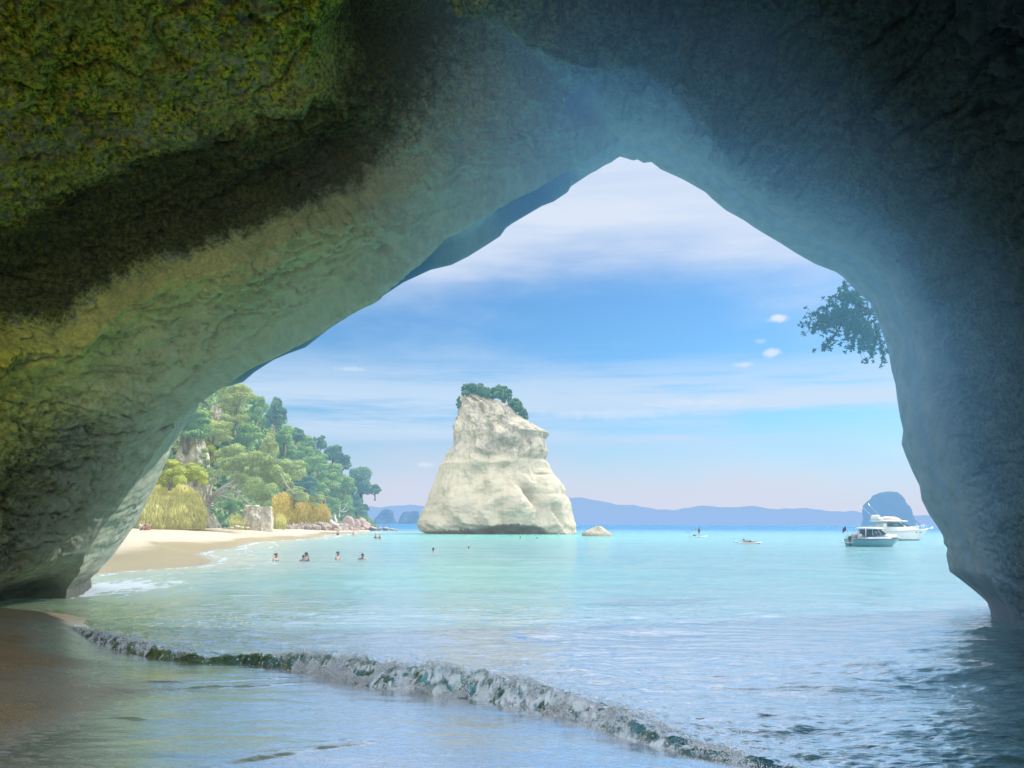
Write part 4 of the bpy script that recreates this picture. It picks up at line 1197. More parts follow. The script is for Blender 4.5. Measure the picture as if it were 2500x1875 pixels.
GR = "trees on the wooded headland"
TR = [
    # skyline, from the cave edge outwards
    (580, 922, 1010, 92, 132, "tall sage green tree first on the headland skyline beside the cave edge", leaf_sage, 0),
    (628, 957, 1035, 46, 150, "rounded grey green tree second on the skyline beside the cave edge", leaf_green, 1),
    (672, 965, 1050, 52, 168, "wispy ragged tree jutting highest above its skyline neighbours", leaf_dark, 2),
    (697, 1028, 1095, 60, 178, "broad green tree on the skyline just below the wispy ragged one", leaf_green, 3),
    (724, 1038, 1085, 40, 190, "dark rounded tree halfway down the headland skyline", leaf_dark, 4),
    (750, 1056, 1105, 44, 200, "domed green tree on the skyline just before the gap with slender trees", leaf_green, 0),
    (768, 1063, 1100, 12, 214, "thin upright sapling before the skyline gap", leaf_dark, 5),
    (783, 1061, 1098, 28, 218, "slim leaning tree right after the skyline gap", leaf_dark, 2),
    (812, 1082, 1130, 44, 232, "flat topped dark tree past the skyline gap", leaf_dark, 6),
    (836, 1104, 1150, 40, 246, "dark tree on the skyline just before the drooping tree at the point", leaf_dark, 1),
    (884, 1128, 1220, 72, 268, "large blue green tree drooping over the water at the point", leaf_dark, 3),
    (916, 1178, 1212, 36, 270, "outermost leafy bough hanging over the water at the point", leaf_dark, 4),
    # upper slope
    (458, 984, 1080, 110, 110.5, "dark green tree crowning the streaked cliff beside the cave edge", leaf_green, 1),
    (520, 1016, 1092, 84, 119, "light sage tree right of the tree crowning the streaked cliff", leaf_sage, 6),
    (574, 985, 1050, 76, 134, "yellow green tree under the first skyline tree", leaf_sage, 4),
    (600, 1022, 1108, 92, 138, "broad grey green tree in the middle of the upper slope", leaf_green, 0),
    (655, 1054, 1122, 48, 158, "upright cone shaped pale tree standing out on the slope", leaf_sage, 2),
    (630, 1098, 1140, 56, 154, "small sage tree under the upright cone shaped tree", leaf_sage, 5),
    (693, 1072, 1132, 56, 182, "mid green tree right of the upright cone shaped tree", leaf_green, 5),
    (738, 1082, 1132, 56, 198, "blue green tree below the domed skyline trees", leaf_green, 3),
    (778, 1096, 1150, 54, 218, "green tree below the slim leaning skyline tree", leaf_green, 2),
    (815, 1122, 1180, 54, 240, "green tree below the flat topped dark skyline tree", leaf_green, 0),
    # middle of the slope
    (572, 1092, 1150, 80, 132, "yellowish sage tree above the canopy of the spreading tree", leaf_sage, 3),
    (700, 1114, 1180, 84, 176, "grey green broad crowned tree in the middle of the slope", leaf_sage, 1),
    (755, 1108, 1160, 52, 196, "bright green tree right of the grey broad crowned tree", leaf_green, 6),
    (745, 1150, 1214, 84, 190, "dark shaded tree in the hollow above the tall grass", leaf_dark, 0),
    (795, 1142, 1212, 60, 220, "bright leafed tree in the middle of the right slope", leaf_green, 4),
    (838, 1150, 1232, 62, 246, "tall green tree beside the large drooping tree at the point", leaf_green, 5),
    (768, 1170, 1232, 56, 206, "lit green tree leaning out right of the dark shaded hollow", leaf_green, 1),
    # foot of the slope
    (720, 1186, 1228, 68, 172, "low olive bush spilling onto the left of the tall grass", leaf_sage, 2),
    (760, 1200, 1236, 56, 196, "low olive bush behind the middle of the tall grass", leaf_sage, 5),
    (802, 1206, 1262, 56, 224, "green tree behind the dead white trunk", leaf_green, 3),
    (840, 1222, 1276, 52, 246, "green tree above the reddish rocks right of the dead white trunk", leaf_green, 6),
    (872, 1205, 1262, 46, 264, "lowest dark tree over the reddish rocks at the point", leaf_dark, 2),
]
for t in TR:
    tree(t[0], t[1], t[2], t[3], t[4], t[5], None, t[6], GR, t[7])

# low scrub covering the ground between the trees
rs = np.random.RandomState(5)
HG = rows
ii = rs.randint(1, 60, 26000); jj = rs.randint(0, 159, 26000)
cpt = HG[ii, jj] + rs.rand(26000, 1) * (HG[ii, jj + 1] - HG[ii, jj]) + rs.rand(26000, 1) * (HG[np.minimum(ii + 1, 71), jj] - HG[ii, jj])
cpt[:, 2] += rs.rand(26000) * 1.1 + .7 * fbm(cpt * .25, 3); cpt[:, 1] -= .4
me = leaf_mesh("undergrowth", cpt, np.tile(np.array([.2, -.6, .7]), (26000, 1)), .75, rs, .9)
tag(link("undergrowth", me, leaf_green), "dense low scrub filling the slope between the headland trees", None, None, 'stuff')

# the big spreading tree with bare pale limbs
def zA(x, y, d):
    return P(380 + x / 5.53, 1000 + y / 5.53, d)
D0 = 106
root = zA(660, 1440, D0)
sp = empty("tree", root, "wide spreading tree with bare pale limbs leaning over the beach", "tree", GR)
limbs = [
    ([(640, 1450, 0), (672, 1380, 0), (705, 1280, .2), (745, 1200, 0)], [.62, .5, .42, .36]),
    ([(745, 1200, 0), (800, 1145, -.5), (930, 1035, -.6), (1010, 990, 0), (1100, 900, .5)], [.30, .26, .2, .14, .07]),
    ([(735, 1215, 0), (850, 1140, .4), (1000, 1100, .8), (1110, 1130, .3), (1200, 1215, 0), (1300, 1290, -.4), (1400, 1325, -.5)], [.30, .25, .21, .18, .15, .11, .05]),
    ([(1000, 1100, .8), (1120, 1060, 1), (1300, 960, 1.2), (1500, 880, 1)], [.16, .13, .10, .05]),
    ([(730, 1235, 0), (860, 1170, -.8), (980, 1185, -1), (1080, 1205, -1)], [.20, .15, .11, .05]),
    ([(690, 1300, 0), (640, 1180, -.4), (655, 1100, -.5), (600, 1010, -.4)], [.22, .16, .11, .05]),
    ([(715, 1240, 0), (725, 1140, .5), (750, 1010, .6), (790, 920, .6), (880, 820, .8)], [.24, .18, .14, .10, .05]),
    ([(705, 1285, -.3), (790, 1285, -.7), (850, 1310, -.8), (900, 1370, -.8)], [.12, .09, .07, .03]),
    ([(735, 1250, -.3), (830, 1240, -.8), (920, 1225, -.9)], [.12, .09, .04]),
    ([(930, 1035, -.6), (1000, 1040, -.8), (1130, 1010, -.6)], [.12, .09, .05]),
    ([(1690, 870, 0), (1760, 1010, 0), (1880, 1140, 0)], [.10, .10, .04]),
]
for i, (pts, rad) in enumerate(limbs):
    pp_ = smooth_line(np.array([zA(a, b, D0 + dz) for a, b, dz in pts]), 14)
    rd = np.interp(np.linspace(0, 1, 14), np.linspace(0, 1, len(rad)), rad)
    childof(MB().tube(pp_, rd, 8).build("trunk" if i == 0 else "limb", bark_pale), sp)
lob = [(960, 620, 130), (1100, 560, 120), (900, 720, 100), (1050, 760, 150), (1200, 700, 140), (1250, 880, 160), (1400, 850, 150), (1150, 950, 120), (1350, 1010, 140), (1500, 950, 150), (1600, 850, 130),
       (1700, 950, 130), (1450, 1180, 120), (1330, 1150, 100), (1550, 1080, 110), (1790, 1030, 80), (800, 890, 90), (760, 980, 66), (640, 960, 80), (1480, 1280, 70), (1250, 1110, 90), (1500, 720, 110), (1340, 640, 100), (930, 850, 90)]
rs = np.random.RandomState(77)
L4 = np.array([[*zA(a, b, D0 + rs.uniform(-.5, 4.5)), r / 5.53 * D0 / FPX] for a, b, r in lob])
c_, n_, s_ = crown_points(L4, 900, rs, .85, .12)
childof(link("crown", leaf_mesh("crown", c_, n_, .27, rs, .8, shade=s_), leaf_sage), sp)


def shrub(lobs, d, size, lab, mat, name="shrub", group=None, per=900, dz=2.0):
    rs = np.random.RandomState(len(lab) + int(lobs[0][0]))
    L4 = np.array([[*zA(a, b, d + rs.uniform(0, dz)), r / 5.53 * d / FPX] for a, b, r in lobs])
    c_, n_, s_ = crown_points(L4, per, rs, .9, .2)
    base = L4[:, :3].mean(0); base[2] = (L4[:, 2] - L4[:, 3]).min()
    e = empty(name, base, lab, "shrub", group)
    childof(link("crown", leaf_mesh("crown", c_, n_, size, rs, .8, shade=s_), mat), e)
    tb = MB()
    for i in range(min(5, len(L4))):
        q = L4[i, :3]
        tb.tube([base + (0.1 * i - .2, 0, 0), (base + q) / 2 + (0.1, .1, .2), q], [.09, .06, .02], 5)
    childof(tb.build("trunk", bark), e)
    return e


shrub([(980, 1310, 80), (1080, 1330, 70), (1030, 1250, 70), (1130, 1290, 60), (900, 1290, 50)], 112, .26, "rounded green shrub under the arching limbs of the spreading tree", leaf_green)
shrub([(480, 800, 90), (560, 840, 90), (620, 900, 80), (520, 930, 90), (440, 870, 80), (640, 980, 60)], 101, .24, "bright lime green shrub left of the spreading tree", leaf_yellow)
shrub([(160, 740, 80), (250, 760, 90), (330, 830, 80), (230, 870, 100), (110, 900, 90), (330, 960, 90), (180, 1010, 90), (60, 980, 70)], 100, .24, "yellow green shrub against the cave edge over the reeds", leaf_yellow)
shrub([(700, 480, 60), (740, 540, 60), (790, 600, 60), (850, 650, 60), (730, 680, 60), (690, 430, 40)], 118, .26, "golden scrub running down beside the streaked cliff", leaf_yellow)

shrub([(380, 250, 70), (450, 230, 70), (530, 250, 70), (600, 300, 60), (330, 330, 60), (400, 340, 50)], 110, .26, "dark green scrub overhanging the top of the streaked cliff", leaf_green)
shrub([(640, 640, 50), (690, 720, 50), (720, 820, 50), (660, 560, 40), (620, 760, 40)], 109, .24, "olive scrub at the right side of the streaked cliff", leaf_sage)
shrub([(720, 60, 60), (700, 140, 60), (760, 220, 60), (830, 230, 60), (940, 110, 60), (900, 200, 50)], 126, .26, "pale green scrub ringing the small bare cliff patch", leaf_sage)
# reed thickets
def reeds(name, outline, d, k, lab, cols, hgt, seed, down=.0):
    """upright and arching blades over a bank; outline = [(px, py_top, py_base)]"""
    rs = np.random.RandomState(seed)
    o = np.array(outline, float)
    x = rs.uniform(o[0, 0], o[-1, 0], k); t = np.interp(x, o[:, 0], o[:, 1]); b_ = np.interp(x, o[:, 0], o[:, 2])
    u = rs.rand(k) ** .8
    dd = d[0] + (d[1] - d[0]) * (x - o[0, 0]) / (o[-1, 0] - o[0, 0])
    y_ = b_ + (t - b_) * u
    dep = dd + u * 5 - 1.2 * np.sin(u * 3.1)
    c = np.array([P(a, bb, q) for a, bb, q in zip(x, y_, dep)])
    c += .5 * fbm(c * .4, 3)[:, None] * np.array([.6, -1, .4])
    ang = rs.rand(k) * 6.28; h = hgt * rs.uniform(.6, 1.2, k); lean = rs.uniform(.15, .8, k) * h
    dx, dy = np.cos(ang) * lean, np.sin(ang) * lean - .25 * h
    wd = .035 * rs.uniform(.6, 1.4, k)
    sd_ = np.stack([-np.sin(ang), np.cos(ang), 0 * ang], -1) * wd[:, None]
    p0 = c - np.stack([0 * dx, 0 * dy, h * .4], -1)
    p1 = c + np.stack([dx * .35, dy * .35, h * .35], -1)
    p2 = c + np.stack([dx * .8, dy * .8, h * (.45 - down)], -1)
    p3 = c + np.stack([dx * 1.2, dy * 1.2, h * (.25 - down * 2)], -1)
    v = np.stack([p0 - sd_, p0 + sd_, p1 - sd_, p1 + sd_, p2 - sd_ * .8, p2 + sd_ * .8, p3 - sd_ * .1, p3 + sd_ * .1], 1)
    f = np.array([[0, 1, 3, 2], [2, 3, 5, 4], [4, 5, 7, 6]])
    F = (f[None] + (np.arange(k) * 8)[:, None, None]).reshape(-1, 4)
    me = mesh_np(name, v.reshape(-1, 3), F)
    attr(me, "shade", np.repeat(np.clip(.25 + .55 * u + .3 * rs.normal(size=k) * .6 + .35 * fbm(c * .9, 3), 0, 1), 8))
    return tag(link(name, me, cols), lab, None, None, 'stuff')
reed_gold = foliage_mat("reed_gold", (.14, .13, .07), (.40, .36, .16), (.66, .55, .28), .10, .30, (.6, .62, .55))
reed_green = foliage_mat("reed_green", (.18, .20, .07), (.46, .50, .20), (.76, .74, .42), .22, .3, (.8, .8, .6))
reeds("tall_grass", [(664, 1222, 1290), (690, 1208, 1290), (715, 1214, 1289), (745, 1222, 1288), (775, 1226, 1287), (795, 1236, 1286), (806, 1256, 1285)], (145, 216), 9000, "golden tall grass bank along the foot of the headland", reed_gold, 1.5, 3)
reeds("reed_thicket", [(345, 1215, 1289), (372, 1192, 1289), (410, 1180, 1289), (445, 1190, 1289), (480, 1205, 1288), (500, 1240, 1286)], (96, 103), 15000, "yellow green reeds hanging down the bank at the back of the beach", reed_green, 1.15, 4, .2)
reeds("reed_tuft", [(563, 1268, 1288), (580, 1262, 1288), (598, 1272, 1288)], (118, 120), 500, "small golden tuft of reeds before the white rock block", reed_green, 1.1, 6)
reeds("reed_tuft", [(664, 1262, 1291), (680, 1258, 1291), (697, 1268, 1291)], (146, 150), 700, "green reeds at the left end of the tall grass", reed_green, 1.4, 8)

# dead tree and driftwood on the rocks
dead_wood = simple("dead_wood", (.66, .62, .57), .85, var=.15, scale=1.5, haze=.16, )
def zD(x, y, d):
    return P(650 + x / 5.53, 1170 + y / 5.53, d)
dt = empty("dead_tree", zD(940, 590, 232), "bare white dead tree trunk rising from driftwood below the headland", "tree")
for i, (pts, rad) in enumerate([([(945, 590), (922, 520), (930, 440), (955, 370), (975, 300)], [.55, .4, .32, .22, .1]), ([(945, 385), (985, 330), (1015, 310)], [.2, .14, .06]), ([(990, 520), (985, 430), (1000, 360), (970, 290)], [.22, .18, .13, .06]),
                                ([(985, 440), (1050, 400), (1100, 320)], [.13, .1, .05]), ([(1010, 440), (1060, 440), (1110, 400)], [.12, .1, .05]), ([(900, 560), (880, 500), (855, 470)], [.2, .14, .07]), ([(880, 580), (880, 520), (900, 500)], [.14, .1, .05])]):
    pp_ = smooth_line(np.array([zD(a, b, 232) for a, b in pts]), 10)
    childof(MB().tube(pp_, np.interp(np.linspace(0, 1, 10), np.linspace(0, 1, len(rad)), rad), 7).build("trunk" if i == 0 else "limb", dead_wood), dt)
for i, (pts, r, lab) in enumerate([([(860, 560), (910, 600), (985, 640), (1000, 690)], .5, "thick pale driftwood log lying at the foot of the dead tree"),
                                   ([(420, 600), (455, 635), (480, 650)], .32, "short pale driftwood log left of the person in dark clothes"),
                                   ([(340, 665), (400, 650), (440, 640)], .36, "pale driftwood log at the left end of the rubble"),
                                   ([(520, 605), (600, 585), (680, 590)], .30, "grey driftwood log above the person in dark clothes"),
                                   ([(690, 620), (760, 600), (850, 600)], .30, "long grey driftwood log left of the dead tree"),
                                   ([(890, 650), (950, 640), (1010, 620)], .40, "dark driftwood log below the dead tree")]):
    pp_ = smooth_line(np.array([zD(a, b, 198) for a, b in pts]), 8)
    o = MB().tube(pp_, [r * (1 - .05 * q) for q in range(8)], 8).build("driftwood_log", dead_wood if i != 5 else bark)
    tag(o, lab, "driftwood", "driftwood logs on the rubble")
# reaching twig with leaves at the point
tw = empty("branch", zD(1200, 330, 268), "bare twig with one round leaf tuft reaching over the water below the point", "branch")
childof(MB().tube([zD(1150, 280, 268), zD(1230, 345, 268), zD(1290, 395, 268), zD(1340, 435, 268), zD(1375, 410, 268)], [.14, .1, .08, .06, .03], 5).tube([zD(1230, 345, 268), zD(1290, 375, 268), zD(1330, 385, 268)], [.08, .06, .03], 5).build("limb", bark), tw)
rs = np.random.RandomState(3)
L4 = np.array([[*zD(a, b, 268), r / 5.53 * 268 / FPX] for a, b, r in [(1335, 365, 28), (1360, 400, 26), (1320, 395, 22), (1375, 410, 18)]])
c_, n_, s_ = crown_points(L4, 260, rs, 1, .2)
childof(link("foliage", leaf_mesh("foliage", c_, n_, .45, rs, .8, shade=s_), leaf_dark), tw)

# ------------------------------------------------------------------ boulders
def boulder(cx, cy, rx, ry, d, lab, mat, seed, group):
    d = d * (.90 if group == gB else 1)
    c = zD(cx, cy, d); k = d / FPX / 5.53
    bm = bmesh.new(); bmesh.ops.create_icosphere(bm, subdivisions=4, radius=1)
    v = np.array([q.co[:] for q in bm.verts])
    for _ in range(7):                                             # knock flat facets off
        rs_ = np.random.RandomState(seed * 31 + _)
        nn = rs_.normal(size=3); nn /= np.linalg.norm(nn); dcut = rs_.uniform(.55, .85)
        ov = np.maximum(v @ nn - dcut, 0); v -= ov[:, None] * nn * .9
    v *= (1 + .10 * fbm(v * 1.8 + seed, 4))[:, None]
    for q, w_ in zip(bm.verts, v): q.co = w_
    for f_ in bm.faces: f_.smooth = False
    me = bpy.data.meshes.new("boulder"); bm.to_mesh(me); bm.free()
    o = link("boulder", me, mat); o.location = c; o.scale = (rx * k, rx * k * .9, ry * k); o.rotation_euler = (0, 0, seed)
    return tag(o, lab, "boulder", group)
red_rock = simple("red_rock", (.42, .30, .26), .9, var=.3, scale=2.2, haze=.22)
brown_rock = simple("brown_rock", (.36, .29, .24), .9, var=.3, scale=2.2, haze=.16)
white_rock = simple("white_rock", (.68, .63, .55), .9, var=.18, scale=1.5, haze=.06)
gR = "reddish boulders at the point"; gB = ""
for i, b in enumerate([(1100, 600, 95, 105, 243, "big pinkish boulder right of the dead tree, highest of the rocky point"), (1060, 650, 70, 60, 240, "low reddish boulder before the biggest pinkish boulder"), (1200, 620, 85, 85, 246, "reddish boulder second from the dead tree on the rocky point"),
                       (1290, 585, 72, 66, 252, "dark topped reddish boulder near the seaward end"), (1345, 635, 80, 62, 252, "seaward sloping reddish boulder beside the dark topped one"), (1150, 670, 80, 46, 240, "flat reddish boulder at the waterline in front of the two tallest"),
                       (1260, 672, 80, 38, 246, "flat reddish boulder at the waterline before the dark topped one"), (1430, 665, 75, 34, 255, "long low reddish boulder tapering into the sea"), (1525, 670, 44, 24, 258, "small dark boulder just off the tapering end of the point"),
                       (1612, 668, 42, 24, 262, "rounded dark boulder awash, second last off the point"), (1690, 678, 46, 17, 264, "flat dark boulder awash off the point"), (1752, 684, 28, 10, 266, "outermost tiny rock awash off the point")]):
    boulder(*b[:6], red_rock if i < 8 else brown_rock, i + 1, gR)
gB = "brown boulders along the foot of the headland"
for i, b in enumerate([(300, 648, 40, 24, 172, "dark boulder at the left end of the rubble by the tall grass"), (560, 650, 50, 40, 200, "brown boulder beside the person in dark clothes"), (620, 640, 60, 45, 205, "brown boulder right of the person in dark clothes"), (690, 660, 55, 45, 208, "squat brown boulder in the middle of the rubble"),
                       (760, 650, 60, 50, 214, "tall brown boulder in the rubble left of the dead tree"), (820, 630, 50, 45, 218, "upper brown boulder beside the dead tree"), (800, 690, 48, 26, 216, "low brown boulder at the edge of the sand"), (940, 685, 60, 36, 224, "dark brown boulder below the driftwood log"),
                       (1000, 640, 45, 50, 236, "brown boulder between the dead tree and the pinkish boulders"), (480, 665, 45, 24, 196, "small brown boulder left of the person in dark clothes"), (880, 610, 40, 30, 228, "brown boulder under the white trunk"), (730, 600, 50, 26, 216, "grey brown boulder at the top of the rubble")]):
    boulder(*b[:6], brown_rock, i + 40, gB)
gW = "pale boulders at the back of the beach"
for i, b in enumerate([(-400, 640, 40, 18, 116, "pale boulder at the foot of the white rock block"), (-330, 650, 34, 14, 116, "flat pale boulder below the white rock block"), (-470, 655, 34, 14, 114, "small pale boulder left of the white rock block"), (-560, 658, 40, 12, 112, "low dark pebbly boulder right of the tree roots"),
                       (-250, 655, 30, 12, 120, "pale boulder before the right edge of the white rock block"), (150, 660, 26, 12, 148, "pale boulder right of the white rock block, by the green reeds")]):
    boulder(*b[:6], white_rock if i != 3 else brown_rock, i + 70, gW)
# loose rubble
rs = np.random.RandomState(9)
k = 700
xx_ = rs.uniform(270, 1240, k); yy_ = np.interp(xx_, [270, 500, 700, 900, 1240], [660, 670, 700, 715, 700]) - rs.rand(k) ** 1.5 * np.interp(xx_, [270, 500, 900, 1240], [15, 70, 110, 60])
dd_ = np.interp(xx_, [270, 500, 800, 1240], [172, 198, 218, 244]) + (715 - yy_) * .05
cp = np.array([zD(a, b, q * .9) for a, b, q in zip(xx_, yy_, dd_)])
me = blobs("rubble", cp, .18 + .5 * rs.rand(k) ** 2.5, None)
for pl in me.polygons: pl.use_smooth = False
tag(link("rubble", me, brown_rock), "loose stones piled along the foot of the headland", None, None, 'stuff')

# ------------------------------------------------------------------ shrubs on the sea stack
def zS(x, y, d=183):
    return P(980 + x / 4.096, 920 + y / 4.096, d)
def stack_shrub(lobs, lab, mat, trunk, size=.42, per=300, gap=.2):
    rs = np.random.RandomState(int(lobs[0][0]))
    L4 = np.array([[*zS(a, b, 183 + rs.uniform(-2, 2)), r / 4.096 * 183 / FPX] for a, b, r in lobs])
    c_, n_, s_ = crown_points(L4, per, rs, .95, gap)
    e = empty("shrub", zS(*trunk[0]), lab, "shrub", "shrubs on the sea stack")
    childof(link("crown", leaf_mesh("crown", c_, n_, size, rs, .8, shade=s_), mat), e)
    tb = MB()
    for i in range(min(6, len(L4))):
        tb.tube([zS(*trunk[0]), (np.array(zS(*trunk[0])) + L4[i, :3]) / 2 + (.2, 0, .3), L4[i, :3]], [.22, .15, .05], 5)
    childof(tb.build("trunk", bark), e)
leaf_st = foliage_mat("leaf_stack", (.02, .05, .04), (.08, .16, .09), (.20, .29, .16), .32, .32, (.20, .46, .62), 150, 200)
stack_shrub([(650, 120, 55), (710, 110, 50), (760, 150, 60), (700, 150, 50), (800, 130, 50), (830, 170, 60), (770, 190, 50), (860, 190, 40), (640, 170, 40), (790, 100, 35), (850, 150, 45)], "dense dark shrub capping the left peak of the sea stack", leaf_st, [(740, 215)])
stack_shrub([(930, 150, 45), (980, 130, 50), (1030, 150, 50), (1070, 160, 40), (960, 190, 50), (1020, 210, 45), (1060, 200, 45), (920, 200, 40), (975, 105, 25), (1040, 120, 25)], "open crowned shrub in the middle of the sea stack's sloping top", leaf_st, [(1025, 275)], gap=.05)
stack_shrub([(1100, 270, 40), (1140, 250, 40), (1170, 280, 40), (1120, 310, 40), (1165, 320, 45), (1200, 340, 40), (1230, 370, 35), (1245, 405, 28), (1200, 380, 35), (1085, 240, 25)], "shrub spilling down the right slope of the sea stack's top", leaf_st, [(1150, 350)], gap=.1)
stack_shrub([(575, 240, 26), (585, 265, 24), (565, 285, 18), (590, 220, 22), (572, 305, 12)], "small shrub clinging to the upper left edge of the sea stack", leaf_st, [(605, 270)], gap=.05)

# ------------------------------------------------------------------ leafy branches over the right rim of the mouth
def zO(x, y, d):
    return P(1920 + x / 7.373, 660 + y / 7.373, d)
DO = 27.0
ot = empty("overhanging_tree", zO(1850, 760, DO + 1.5), "leafy tree branch hanging into the opening from behind the right rock edge", "tree")
leaf_over = foliage_mat("leaf_over", (.03, .07, .06), (.08, .16, .15), (.14, .24, .20), .44, .44, (.14, .38, .58), 10, 50)
br_m = simple("twig_bark", (.14, .14, .15), .9, haze=.18)
TW = [[(2000, 700, 1), (1600, 735, .5), (1350, 740, 0), (1180, 770, -.3), (1000, 830, -.4), (800, 900, -.4), (600, 920, -.3), (420, 960, -.2), (300, 960, 0)],
      [(1600, 735, .5), (1450, 690, .2), (1250, 610, 0), (1080, 540, 0), (930, 470, .1), (790, 480, .2)], [(1250, 610, 0), (1150, 470, 0), (1060, 330, .2), (1040, 220, .3)],
      [(1600, 790, .5), (1400, 800, 0), (1220, 860, -.3), (1000, 950, -.4), (830, 1050, -.4), (680, 1090, -.3)], [(1000, 950, -.4), (900, 1130, -.4), (830, 1200, -.3), (760, 1270, -.3), (700, 1360, -.2), (660, 1430, -.2)],
      [(1650, 760, .6), (1560, 900, .4), (1450, 1050, .2), (1380, 1200, .1), (1340, 1350, 0), (1350, 1480, 0)], [(1450, 1050, .2), (1250, 1150, .1), (1200, 1300, 0), (1190, 1430, 0)],
      [(1560, 900, .4), (1620, 1100, .5), (1600, 1300, .4), (1560, 1450, .4), (1510, 1550, .3)], [(1620, 1100, .5), (1700, 1300, .5), (1720, 1480, .5), (1740, 1600, .5)], [(800, 900, -.4), (650, 830, -.4), (560, 790, -.3), (440, 790, -.2)],
      [(600, 920, -.3), (520, 1010, -.3), (490, 1140, -.2)], [(1180, 770, -.3), (1000, 720, -.2), (850, 640, -.1), (650, 690, 0)], [(1350, 740, 0), (1300, 620, .3), (1350, 560, .5)], [(1220, 860, -.3), (1140, 1050, -.2), (1100, 1180, -.2), (1110, 1260, -.2)]]
tb = MB(); tips = []
rs = np.random.RandomState(17)
for i, L in enumerate(TW):
    pp_ = smooth_line(np.array([zO(a, b, DO + dz) for a, b, dz in L]), 22)
    pp_ += .02 * rs.normal(size=pp_.shape)
    tb.tube(pp_, np.linspace(.045 if i == 0 else .03, .007, 22), 5)
    for j in range(5 if i in (0, 4) else 3, 22):
        tips.append((pp_[j], pp_[j] - pp_[j - 1]))
        if rs.rand() < .8:
            off = rs.normal(size=3) * (.20, .18, .16)
            tips.append((pp_[j] + off, off))
            tb.tube([pp_[j], pp_[j] + off], [.008, .004], 4)
# fill of the denser heart of the spray
for cx, cy, rx, ry, k in ((1000, 800, 300, 140, 120), (900, 900, 330, 130, 90), (1350, 1000, 250, 150, 90), (1050, 500, 130, 160, 60), (1450, 1250, 170, 220, 80), (1200, 980, 200, 120, 50), (620, 1000, 90, 90, 18), (1250, 480, 110, 90, 40)):
    for _ in range(k):
        a = rs.normal(size=2) * .55
        p_ = zO(cx + a[0] * rx, cy + a[1] * ry, DO + rs.uniform(-.5, .9))
        tips.append((p_, rs.normal(size=3)))
cL, nL, dL = [], [], []
for p_, dr in tips:
    if pix(np.array([p_]))[0][0] > 2230: continue
    dr = dr / (np.linalg.norm(dr) + 1e-9)
    for j in range(rs.randint(6, 11)):
        v = rs.normal(size=3) + dr * .4; v /= np.linalg.norm(v)
        cL.append(p_ + v * .055); dL.append(v); nL.append(np.cross(v, rs.normal(size=3)))
cL, nL, dL = np.array(cL), np.array(nL), np.array(dL)
nL /= np.linalg.norm(nL, axis=1)[:, None]
mel = leaf_mesh("foliage", cL, nL, .080, rs, .15, 1.5, droop=dL * 3)
childof(tb.build("branch", br_m), ot); childof(link("foliage", mel, leaf_over), ot)
# ------------------------------------------------------------------ people
def body(name, J, seed=0):
    """one continuous skinned figure. J: dict joint -> (x, y, z); facing +x local"""
    vs, es, rd = [], [], []
    def add(p, r, parent=None):
        vs.append(tuple(p)); rd.append(r)
        if parent is not None: es.append((parent, len(vs) - 1))
        return len(vs) - 1
    g = lambda k: np.array(J[k], float)
    pel = add(g('pelvis'), (.145, .125))
    sp_ = add((g('pelvis') + g('chest')) / 2, (.13, .11), pel)
    ch = add(g('chest'), (.155, .12), sp_)
    nk = add(g('neck'), (.060, .060), ch)
    hd = g('head'); fw = np.array(J.get('face', (1, 0, 0)), float); up = (hd - g('neck')); up /= np.linalg.norm(up)
    jaw = add(hd - up * .055 + fw * .012, (.066, .072), nk)
    mid = add(hd + up * .02, (.082, .092), jaw)
    add(hd + up * .09, (.060, .066), mid)
    add(hd - up * .02 + fw * .105, (.016, .016), mid)               # nose
    for s in ('l', 'r'):
        sh = add(g('sh_' + s), (.072, .072), ch)
        el = add(g('el_' + s), (.044, .044), sh)
        wr = add(g('wr_' + s), (.030, .030), el)
        d = g('hand_' + s) - g('wr_' + s); L = np.linalg.norm(d) + 1e-9; d = d / L
        pm = add(g('wr_' + s) + d * .07, (.036, .020), wr)
        side = np.cross(d, (0, 1, .3)); side /= np.linalg.norm(side)
        for i, ln in enumerate((.075, .085, .08, .062)):
            k1 = add(g('wr_' + s) + d * (.09 + ln * .35) + side * (.027 - .018 * i), (.009, .009), pm)
            add(g('wr_' + s) + d * (.09 + ln) + side * (.030 - .02 * i) + np.array([0, 0, -.012]), (.007, .007), k1)
        add(g('wr_' + s) + d * .075 + side * .06, (.010, .010), pm)  # thumb
        hp = add(g('hip_' + s), (.098, .098), pel)
        kn_ = add(g('kn_' + s), (.060, .060), hp)
        cf = add(g('kn_' + s) * .62 + g('an_' + s) * .38, (.056, .056), kn_)
        an = add(g('an_' + s), (.036, .036), cf)
        add(g('toe_' + s), (.034, .024), an)
    me = bpy.data.meshes.new(name); me.from_pydata(vs, es, [])
    o = bpy.data.objects.new(name, me); col.objects.link(o)
    md = o.modifiers.new("skin", 'SKIN')
    for i, sv in enumerate(me.skin_vertices[0].data):
        sv.radius = rd[i]; sv.use_root = (i == 0)
    md.use_smooth_shade = True
    ss = o.modifiers.new("sub", 'SUBSURF'); ss.levels = 1; ss.render_levels = 1
    dg = bpy.context.evaluated_depsgraph_get(); dg.update()
    out_ = bpy.data.meshes.new_from_object(o.evaluated_get(dg))
    bpy.data.objects.remove(o); bpy.data.meshes.remove(me)
    out_.name = name
    return out_


